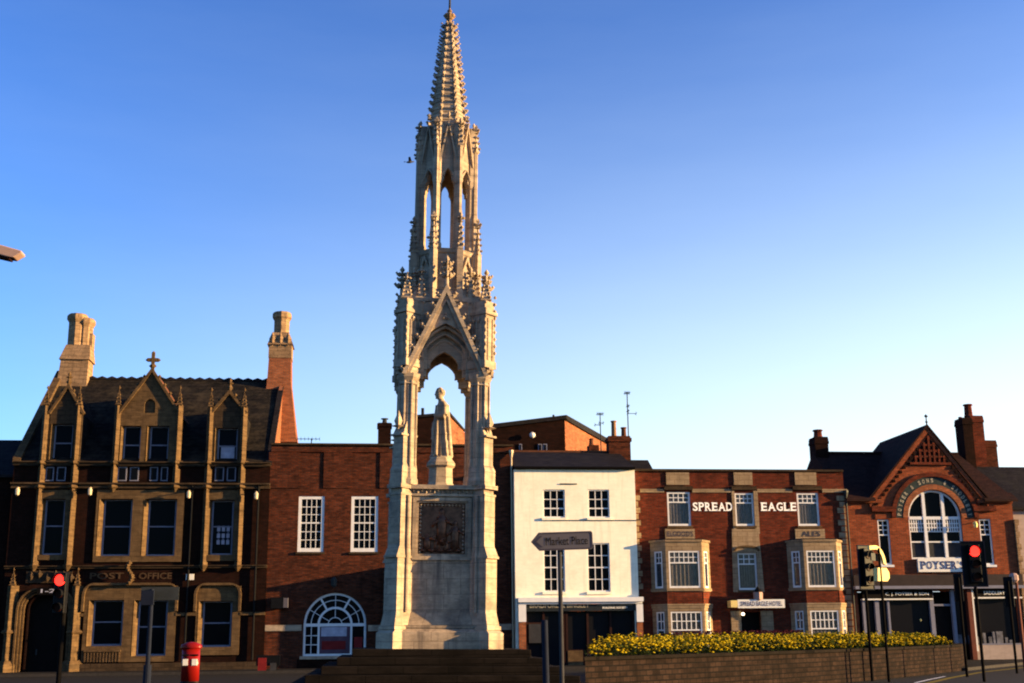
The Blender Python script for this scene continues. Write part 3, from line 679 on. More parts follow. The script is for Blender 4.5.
# roof
zrf = P(575, 452, D+4.5)[1]; mb = MB(); xprism(mb, [(D-.12, zt), (D+4.5, zrf), (D+9.5, zt), (D+9.5, zt-.2), (D-.12, zt-.12)], wx0, wx1); rf = mb.build('roof', 'slate', wh)
MB().box(wx0, wx1, D+4.4, D+4.6, zrf-.04, zrf+.08).build('ridge_tiles', 'terracotta', rf)
mb = MB(); mb.box(wx0, wx1, D-.22, D-.125, zt-.1, zt+.02); mb.build('gutter', 'paint_dark', wh)
yk = D+4.5
xa, xb = P(607.5, 445, yk)[0], P(629, 445, yk)[0]; z0, z1 = zrf-1.5, P(618, 437, yk)[1]
mb = MB(); mb.box(xa, xb, yk-.45, yk+.45, z0, z1); mb.box(xa-.07, xb+.07, yk-.52, yk+.52, z1-.35, z1-.12); chm = mb.build('chimney', 'brick_brown', wh)
for u, v, r in ((613.5, 421, .16), (623.5, 427.5, .16)):
    x, z = P(u, v, yk); MB().lathe((x, yk, z1), [(r*1.15, 0), (r, .1), (r*.9, z-z1-.1), (r*1.2, z-z1-.05), (r*1.2, z-z1)], 10).build('chimney_pot', 'pot_buff' if u < 615 else 'terracotta', chm)
xa, xb = P(588, 448, yk+3)[0], P(598, 448, yk+3)[0]; mb = MB(); z1 = P(593, 446, yk+3)[1]
mb.box(xa, xb, yk+2.6, yk+3.4, zrf-2, z1); chm = mb.build('chimney', 'brick_brown', wh)
MB().lathe(((xa+xb)/2-.1, yk+3, z1), [(.2, 0), (.15, .15), (.13, .4), (.17, .45), (.05, .5)], 8).build('chimney_pot', 'terracotta', chm)
# right hand lower roof and parapet end
x0_, x1_ = X(637, 465), X(650, 465); mb = MB(); xprism(mb, [(D+2, Z(470, 640)), (D+4, P(640, 460, D+4)[1]), (D+8, Z(470, 640))], wx1, P(648, 462, D+4)[0]); mb.build('lower_roof', 'slate', wh)
# shopfront
mb = MB(); mb.fbox(F0, X(517.5, 600), X(642, 600), Z(602, 580), Z(597.5, 580), -.42, -.01); mb.fbox(F0, X(517.5, 600)+.05, X(642, 600)-.05, Z(604, 580), Z(602, 580), -.3, -.01)
mb.build('shop_cornice', 'paint_white', wh)
for a, b in ((518, 525.5), (635.5, 642)):
    MB().fbox(F0, X(a, 610), X(b, 610), Z(622, a), Z(604, a)-.01, -.28, -.005).build('pilaster_head', 'paint_white', wh)
    MB().fbox(F0, X(a, 610)+.02, X(b, 610)-.02, 0, Z(622, a)-.005, -.2, -.005).build('pilaster', 'brick_orange', wh)
zf = Z(611, 580)
fas = MB().fbox(F0, sx0-.02, sx1+.02, zf, Z(604, 580)-.01, -.14, .1).build('fascia', 'shop_grey', wh)
text('BRADFORD & BINGLEY', X(589, 607)-X(529.5, 607), F0, X(529.5, 607), Z(607.8, 560), .24, -.155, 'letter_dim', wh, bold=.02)
text('FORSTER & COMPANY', X(632, 604)-X(597, 604), F0, X(597, 604), Z(605.6, 614), .12, -.155, 'letter_dim', wh, bold=.015)
text('BUILDING SOCIETY', X(627, 604)-X(602, 604), F0, X(602, 604), Z(608.6, 614), .10, -.155, 'letter_white', wh, bold=.015)
mb = MB(); us = (526, 544, 564, 567, 588, 611, 634)
for u in us: x = X(u, 630); mb.fbox(F0, x-.06, x+.06, 0.02, zf, .05, .2)
mb.fbox(F0, sx0, X(544, 630), 0.02, .55, .1, .25); mb.fbox(F0, X(567, 630), sx1, 0.02, .95, .1, .25); mb.fbox(F0, X(526, 630), X(544, 630), 2.35, 2.45, .06, .2)
sf = mb.build('shop_window', 'shop_frame', wh)
MB().fbox(F0, sx0, sx1, .05, zf, .21, .23).build('pane', 'glass_shop', sf)
mb = MB(); mb.fbox(F0, X(529, 630), X(541, 630), Z(643, 535), Z(624, 535), .02, .19); mb.build('poster', 'metal_grey', sf)
mb = MB(); mb.fbox(F0, X(568, 650), X(583, 650), .1, .9, .02, .099); mb.build('stall_riser', 'stone_gold', sf)

# ---------------------------------------------------------------- Spread Eagle hotel
D = D0; F0 = Fr(0, D)
ex0, ex1 = wx1+.01, X(849, 560)
se = thing('hotel', 'dark red brick hotel with stone bands and two tall canted bay windows', 'building', ((ex0+ex1)/2, D, 0))
zt = Z(471.5, 740)
top = [RC(667.5, 690.5, 492, 526, D), RC(735, 754, 493, 526, D), RC(797.5, 819, 493, 526, D)]
mid = RC(738, 757, 553, 590, D)
dr = RC(741.5, 761.5, 612, 655, D)
b1 = (X(663, 580), X(699, 580)); b2 = (X(800, 580), X(833, 580)); bd = .9; bs = .68
zbt = Z(543, 690)
mb = MB(); bayholes = [rect(b[0]-bs+.1, b[1]+bs-.1, .02, zbt-.1) for b in (b1, b2)]
mb.prism([rect(ex0, ex1, 0, zt)] + [rect(*q) for q in top] + [rect(*mid), rect(dr[0], dr[1], .02, dr[3])] + bayholes, F0, 0, .35)
mb.box(ex0, ex0+.3, D+.352, D+10, 0, zt-.1); mb.box(ex1-.3, ex1, D+.352, D+10, 0, zt-.1); mb.box(ex0+.3, ex1-.3, D+9.7, D+10, 0, zt-.1)
mb.build('wall', 'brick_red', se)
MB().box(ex0+.3, ex1-.3, D+.36, D+9.6, zt-.5, zt-.3).build('roof', 'slate', se)
MB().fbox(F0, ex0-.01, ex1+.01, zt, zt+.12, -.12, .5).build('coping', 'stone_sooty', se)
for q in top: window(se, F0, q, (4, 2), (1, 1), .7, d=.08, fw=.1, bw=.045, curtain=True, sillmat='stone_gold')
window(se, F0, mid, (3, 2), (1, 1), .7, d=.08, fw=.09, bw=.045, curtain=True)
# stone dressings
for a, b in ((666, 689), (733.5, 752), (794.5, 816)): MB().fbox(F0, X(a, 478), X(b, 478), Z(485, a), Z(472.5, a), -.07, .01).build('parapet_panel', 'stone_buff', se)
for a, b in ((664, 692), (731, 756), (792, 821)): MB().fbox(F0, X(a, 487), X(b, 487), Z(490, a), Z(486.3, a), -.14, .01).build('window_hood', 'stone_sooty', se)
for a, b in ((640, 664), (692, 731), (757, 792), (822, 847)): MB().fbox(F0, X(a, 490), X(b, 490), Z(492.5, a), Z(489, a), -.05, .01).build('stone_band', 'stone_buff', se)
mb = MB(); t0, t1 = X(732, 505), X(735, 505); t2, t3 = X(754, 505), X(758, 505)
mb.fbox(F0, t0, top[1][0], Z(534, 745), Z(491, 745), -.06, .01); mb.fbox(F0, top[1][1], t3, Z(534, 745), Z(491, 745), -.06, .01)
qx0, qx1, qz0, qz1 = X(732, 570), X(763, 570), Z(592, 745), Z(527, 745)-.12
mb.prism([[(qx0, qz0), (qx1, qz0), (qx1-.15, qz1), (qx0+.1, qz1)], rect(mid[0]-.0, mid[1]+.0, mid[2], mid[3])], F0, -.065, .01)
mb.build('centre_surround', 'stone_buff', se)
mb = MB(); 
for i in range(14):
    a = math.pi*i/13; 
    if i < 13:
        b_ = math.pi*(i+1)/13; cx_ = (qx0+qx1)/2; zc_ = Z(551, 745)
        mb.prism([[(cx_+.78*math.cos(a), zc_+.32*math.sin(a)), (cx_+.78*math.cos(b_), zc_+.32*math.sin(b_)), (cx_+.68*math.cos(b_), zc_+.22*math.sin(b_)), (cx_+.68*math.cos(a), zc_+.22*math.sin(a))]], F0, -.16, -.06)
mb.build('arched_moulding', 'stone_gold', se)
mb = MB(); mb.fbox(F0, X(665, 534), X(694.5, 534), Z(542, 680), Z(529, 680), -.07, .01); mb.build('name_panel', 'stone_buff', se)
mb = MB(); mb.fbox(F0, X(795, 534), X(824.5, 534), Z(542, 810), Z(529, 810), -.07, .01); mb.build('name_panel', 'stone_buff', se)
text("ELGOOD'S", X(693, 534)-X(667, 534), F0, X(667, 534), Z(536.5, 680), .3, -.085, 'letter_dark', se, bold=.02)
text('ALES', X(820, 534)-X(801, 534), F0, X(801, 534), Z(536.5, 810), .3, -.085, 'letter_dark', se, bold=.02)
def serif(s, u0, u1, v0, v1):      # raised white capitals with serifs
    x0, x1 = X(u0, 507), X(u1, 507); z0, z1 = Z(v1, (u0+u1)/2), Z(v0, (u0+u1)/2)
    serif_text(s, x0+.03, x1-.03, z0, z1, F0, -.05, 'letter_white', se)
serif('SPREAD', 692, 732.5, 502.5, 511); serif('EAGLE', 760.5, 796.5, 502.5, 511)
mb = MB()
for i in range(26):
    z = .3+i*.36
    if z+.3 < zt-1: mb.fbox(F0, ex1-(.5 if i % 2 else .34), ex1-.02, z, z+.3, -.04, .01)
mb.build('quoins', 'stone_buff', se)
mb = MB()
for i in range(26):
    z = .3+i*.36
    if z > 4 and z+.3 < zt-1: mb.fbox(F0, ex0+.02, ex0+(.36 if i % 2 else .24), z, z+.3, -.04, .01)
mb.build('quoins', 'stone_buff', se)
# canted bays
for bi, (c0, c1) in enumerate((b1, b2)):
    bay = MB()
    fr_f = Fr(c0, D-bd); wF = c1-c0
    Ls = math.hypot(bs, bd); angr = math.atan2(bd, bs)
    fr_r = Fr(c1, D-bd, angr); fr_l = Fr(c0-bs, D, -angr)
    zu0, zu1 = Z(588.5, 680), Z(552, 680); zg0, zg1 = .95, Z(612, 680)
    wl = .16
    UF = (wl, wF-wl, zu0, zu1); US = (.28, Ls-.28, zu0, zu1); GF = (wl, wF-wl, zg0, zg1); GS = (.28, Ls-.28, zg0, zg1)
    zb1, zb2 = Z(592, 680), Z(606, 680)      # brick apron between the storeys
    sto = MB(); bri = MB()
    for fr, L, u, g in ((fr_f, wF, UF, GF), (fr_r, Ls, US, GS), (fr_l, Ls, US, GS)):
        sto.prism([rect(0, L, zb1, zbt), rect(*u)], fr, 0, .2); sto.prism([rect(0, L, zg0-.15, zb2), rect(*g)], fr, 0, .2)
        bri.prism([rect(0, L, zb2, zb1)], fr, .03, .2); bri.prism([rect(0, L, 0, zg0-.15)], fr, .03, .2)
    # mouldings
    def ring(z0, z1, p): return [(c0-bs-p*1.2, D, z0), (c0-p*.4, D-bd-p, z0), (c1+p*.4, D-bd-p, z0), (c1+bs+p*1.2, D, z0), (c0-bs-p*1.2, D, z1), (c0-p*.4, D-bd-p, z1), (c1+p*.4, D-bd-p, z1), (c1+bs+p*1.2, D, z1)]
    for z0, z1, p in ((zbt, zbt+.12, .07), (zu0-.16, zu0-.02, .05), (zg1+.2, zg1+.32, .04), (zb2-.01, zb2+.1, .06)): sto.hexa(ring(z0, z1, p))
    o = sto.build('bay_window', 'stone_buff', se); bri.build('bay_apron', 'brick_red', o)
    rr = MB(); rr.add(ring(zbt+.121, zbt+.13, .03)[:4]+[(c0-bs*.8, D, zbt+.2), (c0+.05, D-bd*.8, zbt+.2), (c1-.05, D-bd*.8, zbt+.2), (c1+bs*.8, D, zbt+.2)], [(3, 2, 1, 0), (4, 5, 6, 7), (0, 1, 5, 4), (1, 2, 6, 5), (2, 3, 7, 6), (3, 0, 4, 7)]); rr.build('bay_roof', 'slate', o)
    for fr, q, c in ((fr_f, UF, 6), (fr_r, US, 2), (fr_l, US, 2)): window(se, fr, q, (c, 2), (1, 1), .68, d=.06, fw=.08, bw=.04, curtain=True, sill=False)
    for fr, q, c in ((fr_f, GF, 6), (fr_r, GS, 2), (fr_l, GS, 2)): window(se, fr, q, (c, 2), (1, 1), .5, d=.06, fw=.07, bw=.05, curtain=True, sill=False)
# entrance
MB().fbox(F0, dr[0], dr[1], .02, dr[3], .3, .36).build('door', 'wood_dark', se)
mb = MB(); mb.fbox(F0, X(731, 625), dr[0], 0, Z(611, 745), -.12, .02); mb.fbox(F0, dr[1], X(773, 625), 0, Z(611, 745), -.12, .02); mb.build('door_surround', 'stone_buff', se)
hs = thing('hotel_sign', 'white lettered sign board above the hotel door reading spread eagle hotel', 'sign', (X(757, 603), D-.6, Z(608.5, 757)))
x0_, x1_ = X(734, 603), X(780.5, 603); FS = Fr(0, D-.75)
MB().fbox(FS, x0_, x1_, Z(608.3, 757), Z(599.8, 757), 0, .12).build('board', 'sign_white', hs)
MB().fbox(FS, x0_-.4, x0_-.01, Z(607.5, 757), Z(600.6, 757), .0, .7).build('board_end', 'bright_yellow', hs)
text('SPREAD EAGLE HOTEL', x1_-x0_-.3, FS, x0_+.15, Z(606.3, 757), .26, -.015, 'letter_navy', hs, bold=.02)
mb = MB()
for x in (x0_+.2, x1_-.2): mb.box(x-.03, x+.03, D-.63, D, Z(604, 757), Z(604, 757)+.06)
mb.build('bracket', 'paint_black', hs)
x, z = P(758, 595, D-.6); hl = thing('door_lantern', 'glass lantern standing above the hotel sign board', 'lamp', (x, D-.6, z-.4))
MB().lathe((x, D-.6, z-.33), [(.14, 0), (.26, .08), (.28, .45), (.24, .5)], 6).build('glass_shade', 'lamp_pink', hl)
MB().lathe((x, D-.6, z+.18), [(.3, 0), (.1, .2), (.03, .3)], 6).build('cap', 'paint_black', hl)
x, z = P(743, 614.5, D-.3); o = MB().lathe((x, D-.3, z-.05), [(.03, 0), (.09, .04), (.09, .12), (.03, .16)], 8).build('door_lamp', 'lamp_white'); tag(o, 'small lit lamp glowing in the hotel doorway', 'lamp')
# boundary wall left of the hotel bay
x0_, x1_ = X(637, 633), X(669, 633); mb = MB(); mb.box(x0_, x1_, D-2.2, D-1.95, 0, 1.75); g = mb.build('garden_wall', 'brick_soot_shade')
tag(g, 'low dark wall in front of the hotel beside the white house shop', 'wall')
rl = thing('railing', 'dark iron railings in front of the hotel ground floor windows', 'railing', (X(740, 650), D-1.9, 0))
mb = MB(); x = X(672, 640)
while x < X(838, 640):
    if not (X(738, 640) < x < X(766, 640)): mb.box(x-.015, x+.015, D-1.915, D-1.885, .02, 1.5)
    x += .14
mb.build('bars', 'paint_black', rl)
mb = MB()
for a, b in ((672, 738), (766, 838)):
    for z in (.2, 1.4): mb.box(X(a, 640), X(b, 640), D-1.93, D-1.87, z, z+.04)
mb.build('rails', 'paint_black', rl)
rwp('drainpipe', 846, 496, 856, 655, se, mat='tarnished', r=.05)
# ---------------------------------------------------------------- arched gable shop
px0, px1 = ex1+.01, X(1012, 505)
gs = thing('gabled_shop', 'red brick shop with a big round headed window under a steep front gable', 'building', ((px0+px1)/2, D, 0))
pe = Z(499, 940); ap = P(926.5, 427, D); gl, gr = X(872, 498), X(984, 498)
gl = 2*ap[0]-gr if ap[0]-gl > gr-ap[0]+.6 else gl
aw_ = RC(909, 962, 490, 559, D); acx, ar = (aw_[0]+aw_[1])/2, (aw_[1]-aw_[0])/2; asp = aw_[3]-ar
sw = [RC(879, 890.5, 519.5, 565, D), RC(981, 992.5, 519, 565, D)]
zsf = Z(586, 930)
mb = MB(); mb.prism([[(px0, zsf-.3), (px1, zsf-.3), (px1, pe), (gr, pe), ap, (gl, pe), (px0, pe)], arch_r(acx, aw_[2], asp, ar)] + [rect(*q) for q in sw], F0, 0, .4)
mb.box(px0, px0+.3, D+.402, D+10, 0, pe-.05); mb.box(px1-.3, px1, D+.402, D+10, 0, pe-.05)
mb.box(px0, px0+.35, D, D+.4, 0, zsf-.301); mb.box(px1-.35, px1, D, D+.4, 0, zsf-.301)
mb.build('wall', 'brick_bright', gs)
MB().box(px0+.35, px1-.35, D+.75, D+.8, .02, zsf-.31).build('shop_interior', 'wood_dark', gs)
# arch ring of glazed tiles with lettering, brick outer ring
def ringp(r1, r2, d0, d1, mat, name, par, k=28):
    a = [(acx+r2*math.cos(math.pi*i/k), asp+r2*math.sin(math.pi*i/k)) for i in range(k+1)]; b = [(acx+r1*math.cos(math.pi*i/k), asp+r1*math.sin(math.pi*i/k)) for i in range(k, -1, -1)]
    return MB().prism([a+b], F0, d0, d1).build(name, mat, par)
rt = ar+.33
ringp(ar+.02, rt, -.05, .02, 'brick_orange', 'arch_ring', gs); tb = ringp(rt+.01, rt+.46, -.03, .02, 'tile_blue', 'tile_band', gs); ringp(rt+.47, rt+.72, -.12, .02, 'brick_red', 'arch_ring', gs)
s_ = 'POYSER & SONS  & SADDLERY'
for i, ch in enumerate(s_):
    if ch == ' ': continue
    a = math.pi*(1-(i+.7)/(len(s_)+.4)); rr = rt+.11; ca, sa = math.cos(a), math.sin(a)
    def fr_(u, v, d, ca=ca, sa=sa, rr=rr): return F0(acx+(rr+v)*ca+u*sa, asp+(rr+v)*sa-u*ca, d)
    text(ch, .15, fr_, -.075, 0, .25, -.045, 'letter_dim', tb, bold=.03)
# window frames
mb = MB(); d0, d1 = .12, .24
mb.prism([arch_r(acx, aw_[2], asp, ar), arch_r(acx, aw_[2]+.1, asp, ar-.11)], F0, d0, d1)
for t in (-.36, .36):
    x = acx+ar*t; zt_ = asp+math.sqrt(ar*ar-(ar*t)**2)-.08; mb.fbox(F0, x-.09, x+.09, aw_[2]+.1, zt_, d0-.03, d1-.02)
mb.fbox(F0, aw_[0]+.1, aw_[1]-.1, asp-.1, asp+.08, d0-.01, d1-.03)
zl = aw_[2]+(asp-aw_[2])*.42; mb.fbox(F0, aw_[0]+.1, aw_[1]-.1, zl-.05, zl+.03, d0+.02, d1-.035)
xs_ = [aw_[0]+.1, acx-.36*ar-.09, acx-.36*ar+.09, acx+.36*ar-.09, acx+.36*ar+.09, aw_[1]-.1]
za = asp-.1-(asp-zl)*.5
for j in range(3):
    a, b = xs_[2*j], xs_[2*j+1]
    for i in range(1, 6): x = a+(b-a)*i/6; mb.fbox(F0, x-.03, x+.03, za, asp-.1, d0+.04, d1-.04)
    for i in range(3): z = za+(asp-.1-za)*i/3; mb.fbox(F0, a, b, z-.03, z+.03, d0+.045, d1-.045)
w = mb.build('arched_window', 'paint_white', gs)
MB().prism([arch_r(acx, aw_[2]+.02, asp, ar-.03)], F0, d1+.005, d1+.02).build('pane', 'glass', w)
MB().fbox(F0, aw_[0]+.12, aw_[1]-.12, aw_[2]+.1, zl-.05, d1-.02, d1-.01).build('blind', 'metal_grey', w)
for q in sw: window(gs, F0, q, (2, 3), (1, 1), .66, d=.1, fw=.08, bw=.045, sillmat='paint_white')
mb = MB()
for q in sw: MB().fbox(F0, q[0]-.12, q[1]+.12, q[3]+.02, q[3]+.3, -.05, .01).build('lintel', 'brick_bright', gs); MB().fbox(F0, q[0]-.35, q[1]+.35, q[3]+.45, q[3]+.75, -.2, .01).build('corbel', 'brick_red', gs)
MB().fbox(F0, px0, gl+.6, pe-.25, pe-.02, -.15, .01).build('brick_cornice', 'brick_bright', gs); MB().fbox(F0, gr-.5, px1, pe-.25, pe-.02, -.15, .01).build('brick_cornice', 'brick_bright', gs)
# trellis in the gable head
zt0 = Z(462.5, 926); half_ = (ap[1]-.55-zt0)*(gr-ap[0])/(ap[1]-pe); tx = ap[0]
MB().prism([[(tx-half_, zt0), (tx+half_, zt0), (tx, ap[1]-.55)]], F0, -.02, .01).build('gable_recess', 'wood_dark', gs)
mb = MB(); mb.fbox(F0, tx-half_-.1, tx+half_+.1, zt0-.15, zt0, -.14, .01)
for i in range(-3, 4):
    x = tx+i*half_/4; h = (ap[1]-.55-zt0)*(1-abs(i)/4.); mb.fbox(F0, x-.06, x+.06, zt0, zt0+h, -.1, -.021)
for j in (1, 2, 3): z = zt0+(ap[1]-.55-zt0)*j/4.6; hh = half_*(1-j/4.6); mb.fbox(F0, tx-hh, tx+hh, z-.06, z+.06, -.09, -.021)
mb.build('gable_trellis', 'brick_red', gs)
# barge boards, dentils, roof
for sg, xe in ((-1, gl), (1, gr)):
    dx = xe-ap[0]; dz = pe-ap[1]
    pts = [(ap[0], ap[1]+.02), (xe+sg*.2, pe-.12), (xe+sg*.2, pe-.5), (ap[0], ap[1]-.36)]
    MB().prism([pts], F0, -.1, -.005).build('raked_band', 'brick_bright', gs)
    mb = MB()
    for i in range(3, 16):
        t = i/16; x = ap[0]+dx*t; z = ap[1]+dz*t-.55; mb.box(x-.08, x+.08, D-.09, D+.01, z-.1, z+.08)
    mb.build('dentils', 'brick_soot_shade', gs)
yg = D+7
mb = MB(); sl = (ap[1]-pe)/(gr-ap[0])
for sg, xe in ((-1, gl), (1, gr)):
    a = Vector((ap[0], D-.16, ap[1]+.02)); b = Vector((xe+sg*.35, D-.16, pe-.2)); c = Vector((xe+sg*.35, yg, pe-.2)); d_ = Vector((ap[0], yg, ap[1]+.02)); up = Vector((0, 0, .12))
    mb.hexa([a, b, c, d_, a+up, b+up, c+up, d_+up])
mb.add([(gl, yg-.1, pe), (gr, yg-.1, pe), (ap[0], yg-.1, ap[1])], [(0, 1, 2)])
rf = mb.build('gable_roof', 'tile_red', gs)
x, z = ap; mb = MB(); mb.tube((x, D-.05, z+.05), (x, D-.05, z+.6), .05, .03); mb.octa((x, D-.05, z+.3), .1); mb.octa((x, D-.05, z+.65), .13); mb.build('finial', 'tile_red', rf)
ym = D+4.8; zm_ = P(860, 453.5, ym)[1]; xh = P(958, 455, ym)[0]; mxl = px0+.01
sl_m = (zm_-pe+.05)/5.1; ye = D+.42; zee = pe-.05+sl_m*(ye-(D-.3))
mb = MB()
mb.add([(mxl, ye, zee), (px1+.02, ye, zee), (px1+.3, D+10, pe-.05), (mxl, D+10, pe-.05), (mxl, ym, zm_), (xh, ym, zm_)],
       [(0, 1, 5, 4), (1, 2, 5), (2, 3, 4, 5), (3, 0, 4), (3, 2, 1, 0)])
mr_ = mb.build('roof', 'tile_red', gs)
for x0_, x1_ in ((mxl, gl+.1), (gr-.1, px1+.25)):
    mb = MB(); xprism(mb, [(D-.3, pe-.05), (ye, zee), (ye, zee-.2), (D-.3, pe-.17)], x0_, x1_); mb.build('eaves', 'tile_red', mr_)
mb = MB(); mb.box(mxl, xh, ym-.12, ym+.12, zm_-.03, zm_+.1); mb.build('ridge_tiles', 'tile_red', mr_)
def stack(u0, u1, vt, vb, yk, par, mat, pots, name='chimney'):
    xa, xb = P(u0, (vt+vb)/2, yk)[0], P(u1, (vt+vb)/2, yk)[0]; z1 = P((u0+u1)/2, vt, yk)[1]; z0 = P((u0+u1)/2, vb, yk)[1]
    mb = MB(); mb.box(xa, xb, yk-.55, yk+.55, z0, z1); mb.box(xa-.04, xb+.04, yk-.59, yk+.59, z1-.45, z1-.28); mb.box(xa-.02, xb+.02, yk-.57, yk+.57, z1-.28, z1-.1)
    c = mb.build(name, mat, par)
    for u, v, r in pots:
        x, z = P(u, v, yk); MB().lathe((x, yk, z1), [(r*1.15, 0), (r, .12), (r*.9, z-z1-.12), (r*1.2, z-z1-.08), (r*1.15, z-z1), (r*.8, z-z1)], 8).build('chimney_pot', 'brick_red', c)
    return c
stack(813, 826, 438, 475, D+4.8, gs, 'brick_soot_shade', [(817.5, 430, .27)])
c = stack(961, 970.5, 419, 475, D+5.2, gs, 'brick_soot_shade', [(960, 417, .1)])  # shaded face of the big stack, as a block of darker brick
c = stack(969, 981.5, 417, 475, D+5.7, gs, 'brick_red', [(967.5, 404.5, .26)])  # sunlit face of the same stack, as a block of redder brick
stack(982, 994, 441.5, 480, D+6.6, gs, 'brick_brown', [])
# name board, corbels, shopfront
nb = thing('shop_sign', "white name board reading POYSER'S below the big arched window", 'sign', (X(938, 565), D-.1, Z(571, 938)))
x0_, x1_ = X(917, 565), X(966, 565); FN = Fr(0, D-.16); z0_, z1_ = Z(572, 938), Z(558.5, 938)
MB().fbox(FN, x0_, x1_, z0_, z1_, 0, .15).build('board', 'sign_white', nb)
serif_text("POYSER'S", x0_+.17, x1_-.15, z0_+.16, z1_-.16, FN, -.015, 'letter_navy', nb)
mb = MB(); mb.fbox(F0, px0+.05, px1-.02, Z(589, 930), Z(586, 930), -.55, .0); mb.build('shop_cornice', 'win_grey', gs)
mb = MB(); mb.fbox(F0, px0+.05, px1-.02, Z(586, 930)+.001, Z(575, 930), -.38, .0); mb.build('canopy_board', 'shop_brown', gs)
MB().fbox(F0, X(861, 593), X(931, 593), Z(598.5, 900), Z(589.5, 900), -.2, .05).build('fascia', 'wood_dark', gs); MB().fbox(F0, X(972, 593), px1-.1, Z(597, 990), Z(588, 990), -.2, .05).build('fascia', 'wood_dark', gs)
MB().fbox(F0, X(861, 599), X(931, 599), Z(600, 900), Z(598.6, 900), -.25, .05).build('fascia_moulding', 'sign_white', gs); mb = MB(); mb.fbox(F0, X(972, 599), px1-.1, Z(598.6, 990), Z(597.1, 990), -.25, .05); mb.build('fascia_moulding', 'sign_white', gs)
text('C. J. POYSER & SON', X(927, 594)-X(884, 594), F0, X(884, 594), Z(596.2, 904), .2, -.215, 'letter_white', gs, bold=.0)
text('SADDLERY', X(1003, 593)-X(982, 593), F0, X(982, 593), Z(594.8, 992), .2, -.215, 'letter_white', gs, bold=.0)
mb = MB(); zb_ = .1
for u, w_, m_ in ((865, .12, 0), (877.5, .12, 0), (889, .06, 0), (932.5, .12, 0), (954, .1, 0)):
    x = X(u, 620); mb.fbox(F0, x-w_, x+w_, zb_, Z(600 if u < 930 else 589.5, u), -.1, .1)
mb.fbox(F0, X(932, 605), X(954.5, 605), Z(606, 943), Z(604, 943), -.02, .08); MB().fbox(F0, X(978, 640), px1-.4, .95, 1.02, -.15, .1).build('sill', 'win_grey', gs)
sf = mb.build('shop_window', 'win_grey', gs)
MB().fbox(F0, X(862, 620), X(931, 620), .6, Z(600, 900), .11, .13).build('pane', 'glass_shop', sf)
MB().fbox(F0, X(958, 620), px1-.36, .95, Z(598, 990), .11, .13).build('pane', 'glass_shop', sf)
MB().fbox(F0, X(935, 620), X(952.5, 620), .1, Z(606, 943), .13, .18).build('door', 'wood_dark', gs)
MB().fbox(F0, X(974, 650), px1-.36, 0, .94, -.13, .05).build('stall_riser', 'render_pink', gs)
MB().fbox(F0, X(862, 650), X(931, 650), 0, .59, -.08, .05).build('stall_riser', 'brick_red', gs)
mb = MB(); x = X(969.5, 620); mb.fbox(F0, x-.14, x+.14, 0, Z(589.5, 970), -.3, .1); mb.build('pilaster', 'wood_red', gs)
mb = MB(); mb.fbox(F0, x+.141, x+.24, .6, Z(589.5, 970), -.28, .1); mb.build('pilaster_edge', 'sign_white', gs)
random.seed(12)
mb = MB(); x = X(958, 640)
while x < px1-.6:
    w_ = random.uniform(.12, .4); h = random.uniform(.15, .7); mb.fbox(F0, x, x+w_, 1.03, 1.03+h, -.06+random.uniform(0, .04), .1); x += w_+random.uniform(.05, .25)
mb.build('window_display', 'goods', gs); mb = MB()
for u in (896, 905, 912): x = X(u, 630); mb.fbox(F0, x, x+.25, .6, .6+random.uniform(.5, 1.1), .06, .1)
mb.build('window_display', 'goods', gs)
x, z = P(921, 620, D); o = MB().octa((x, D+.04, z), .07, .04, .1).build('display_lamp', 'bright_yellow', sf)
x, z = P(973, 524.5, D); mb = MB(); mb.tube((x, D, z+.1), (x, D-.3, z+.1), .03); mb.lathe((x, D-.3, z-.2), [(.1, 0), (.13, .2), (.06, .36)], 6); tag(mb.build('wall_lamp', 'bright_yellow'), 'brass wall lamp to the right of the big arched window', 'wall lamp')
mb = MB(); 
for u in (872, 972): x = X(u, 578); mb.fbox(F0, x-.2, x+.2, Z(578, u), Z(566, u), -.4, .0)
mb.build('corbel', 'brick_soot_shade', gs)
# serrated sunlit quoins at the right corner
mb = MB()
for i in range(22):
    z = .3+i*.36
    if z < pe-.4: mb.box(px1-.01, px1+.16+(.1 if i % 2 else 0), D-.12, D+.3, z, z+.34)
mb.build('quoins', 'stone_chimney', gs)

# ---------------------------------------------------------------- pale house at the right edge and dark house at the left edge
rh = thing('pale_house', 'pale pinkish rendered house with a slate roof at the right edge of the row', 'building', (px1+5, D, 0))
ra, rb = px1+.2, px1+12; zt = Z(507, 1018); Fd = Fr(0, D+.5)
ww = [(ra+2.2+3*i, ra+3.4+3*i, a, a+1.7) for i in range(3) for a in (1.0, 4.6)]
mb = MB(); mb.prism([rect(ra, rb, 0, zt)] + [rect(*q) for q in ww], Fd, 0, .35); mb.box(ra, ra+.3, D+.86, D+9, 0, zt-.1); mb.box(rb-.3, rb, D+.86, D+9, 0, zt-.1); mb.build('wall', 'render_pink', rh)
for q in ww: window(rh, Fd, q, (2, 2), (2, 2), .5, sillmat='sign_white')
zz = P(1005, 467, D+5)[1]; xprism(MB(), [(D+.2, zt), (D+5, zz), (D+9.8, zt), (D+9.8, zt-.2), (D+.2, zt-.15)], ra-1.2, rb).build('roof', 'slate', rh)
lh = thing('corner_house', 'dark brick house with a slate roof at the left edge left of the post office', 'building', (xL-5, D, 0))
la, lb = xL-12, xL-.05; zt = Z(474, 2); ww = [(la+1.4+2.6*i, la+2.5+2.6*i, a, a+1.8) for i in range(4) for a in (1.2, 5.2)]
mb = MB(); mb.prism([rect(la, lb, 0, zt)] + [rect(*q) for q in ww], Fd, 0, .35); mb.box(la, la+.3, D+.86, D+9, 0, zt-.1); mb.build('wall', 'brick_soot_shade', lh)
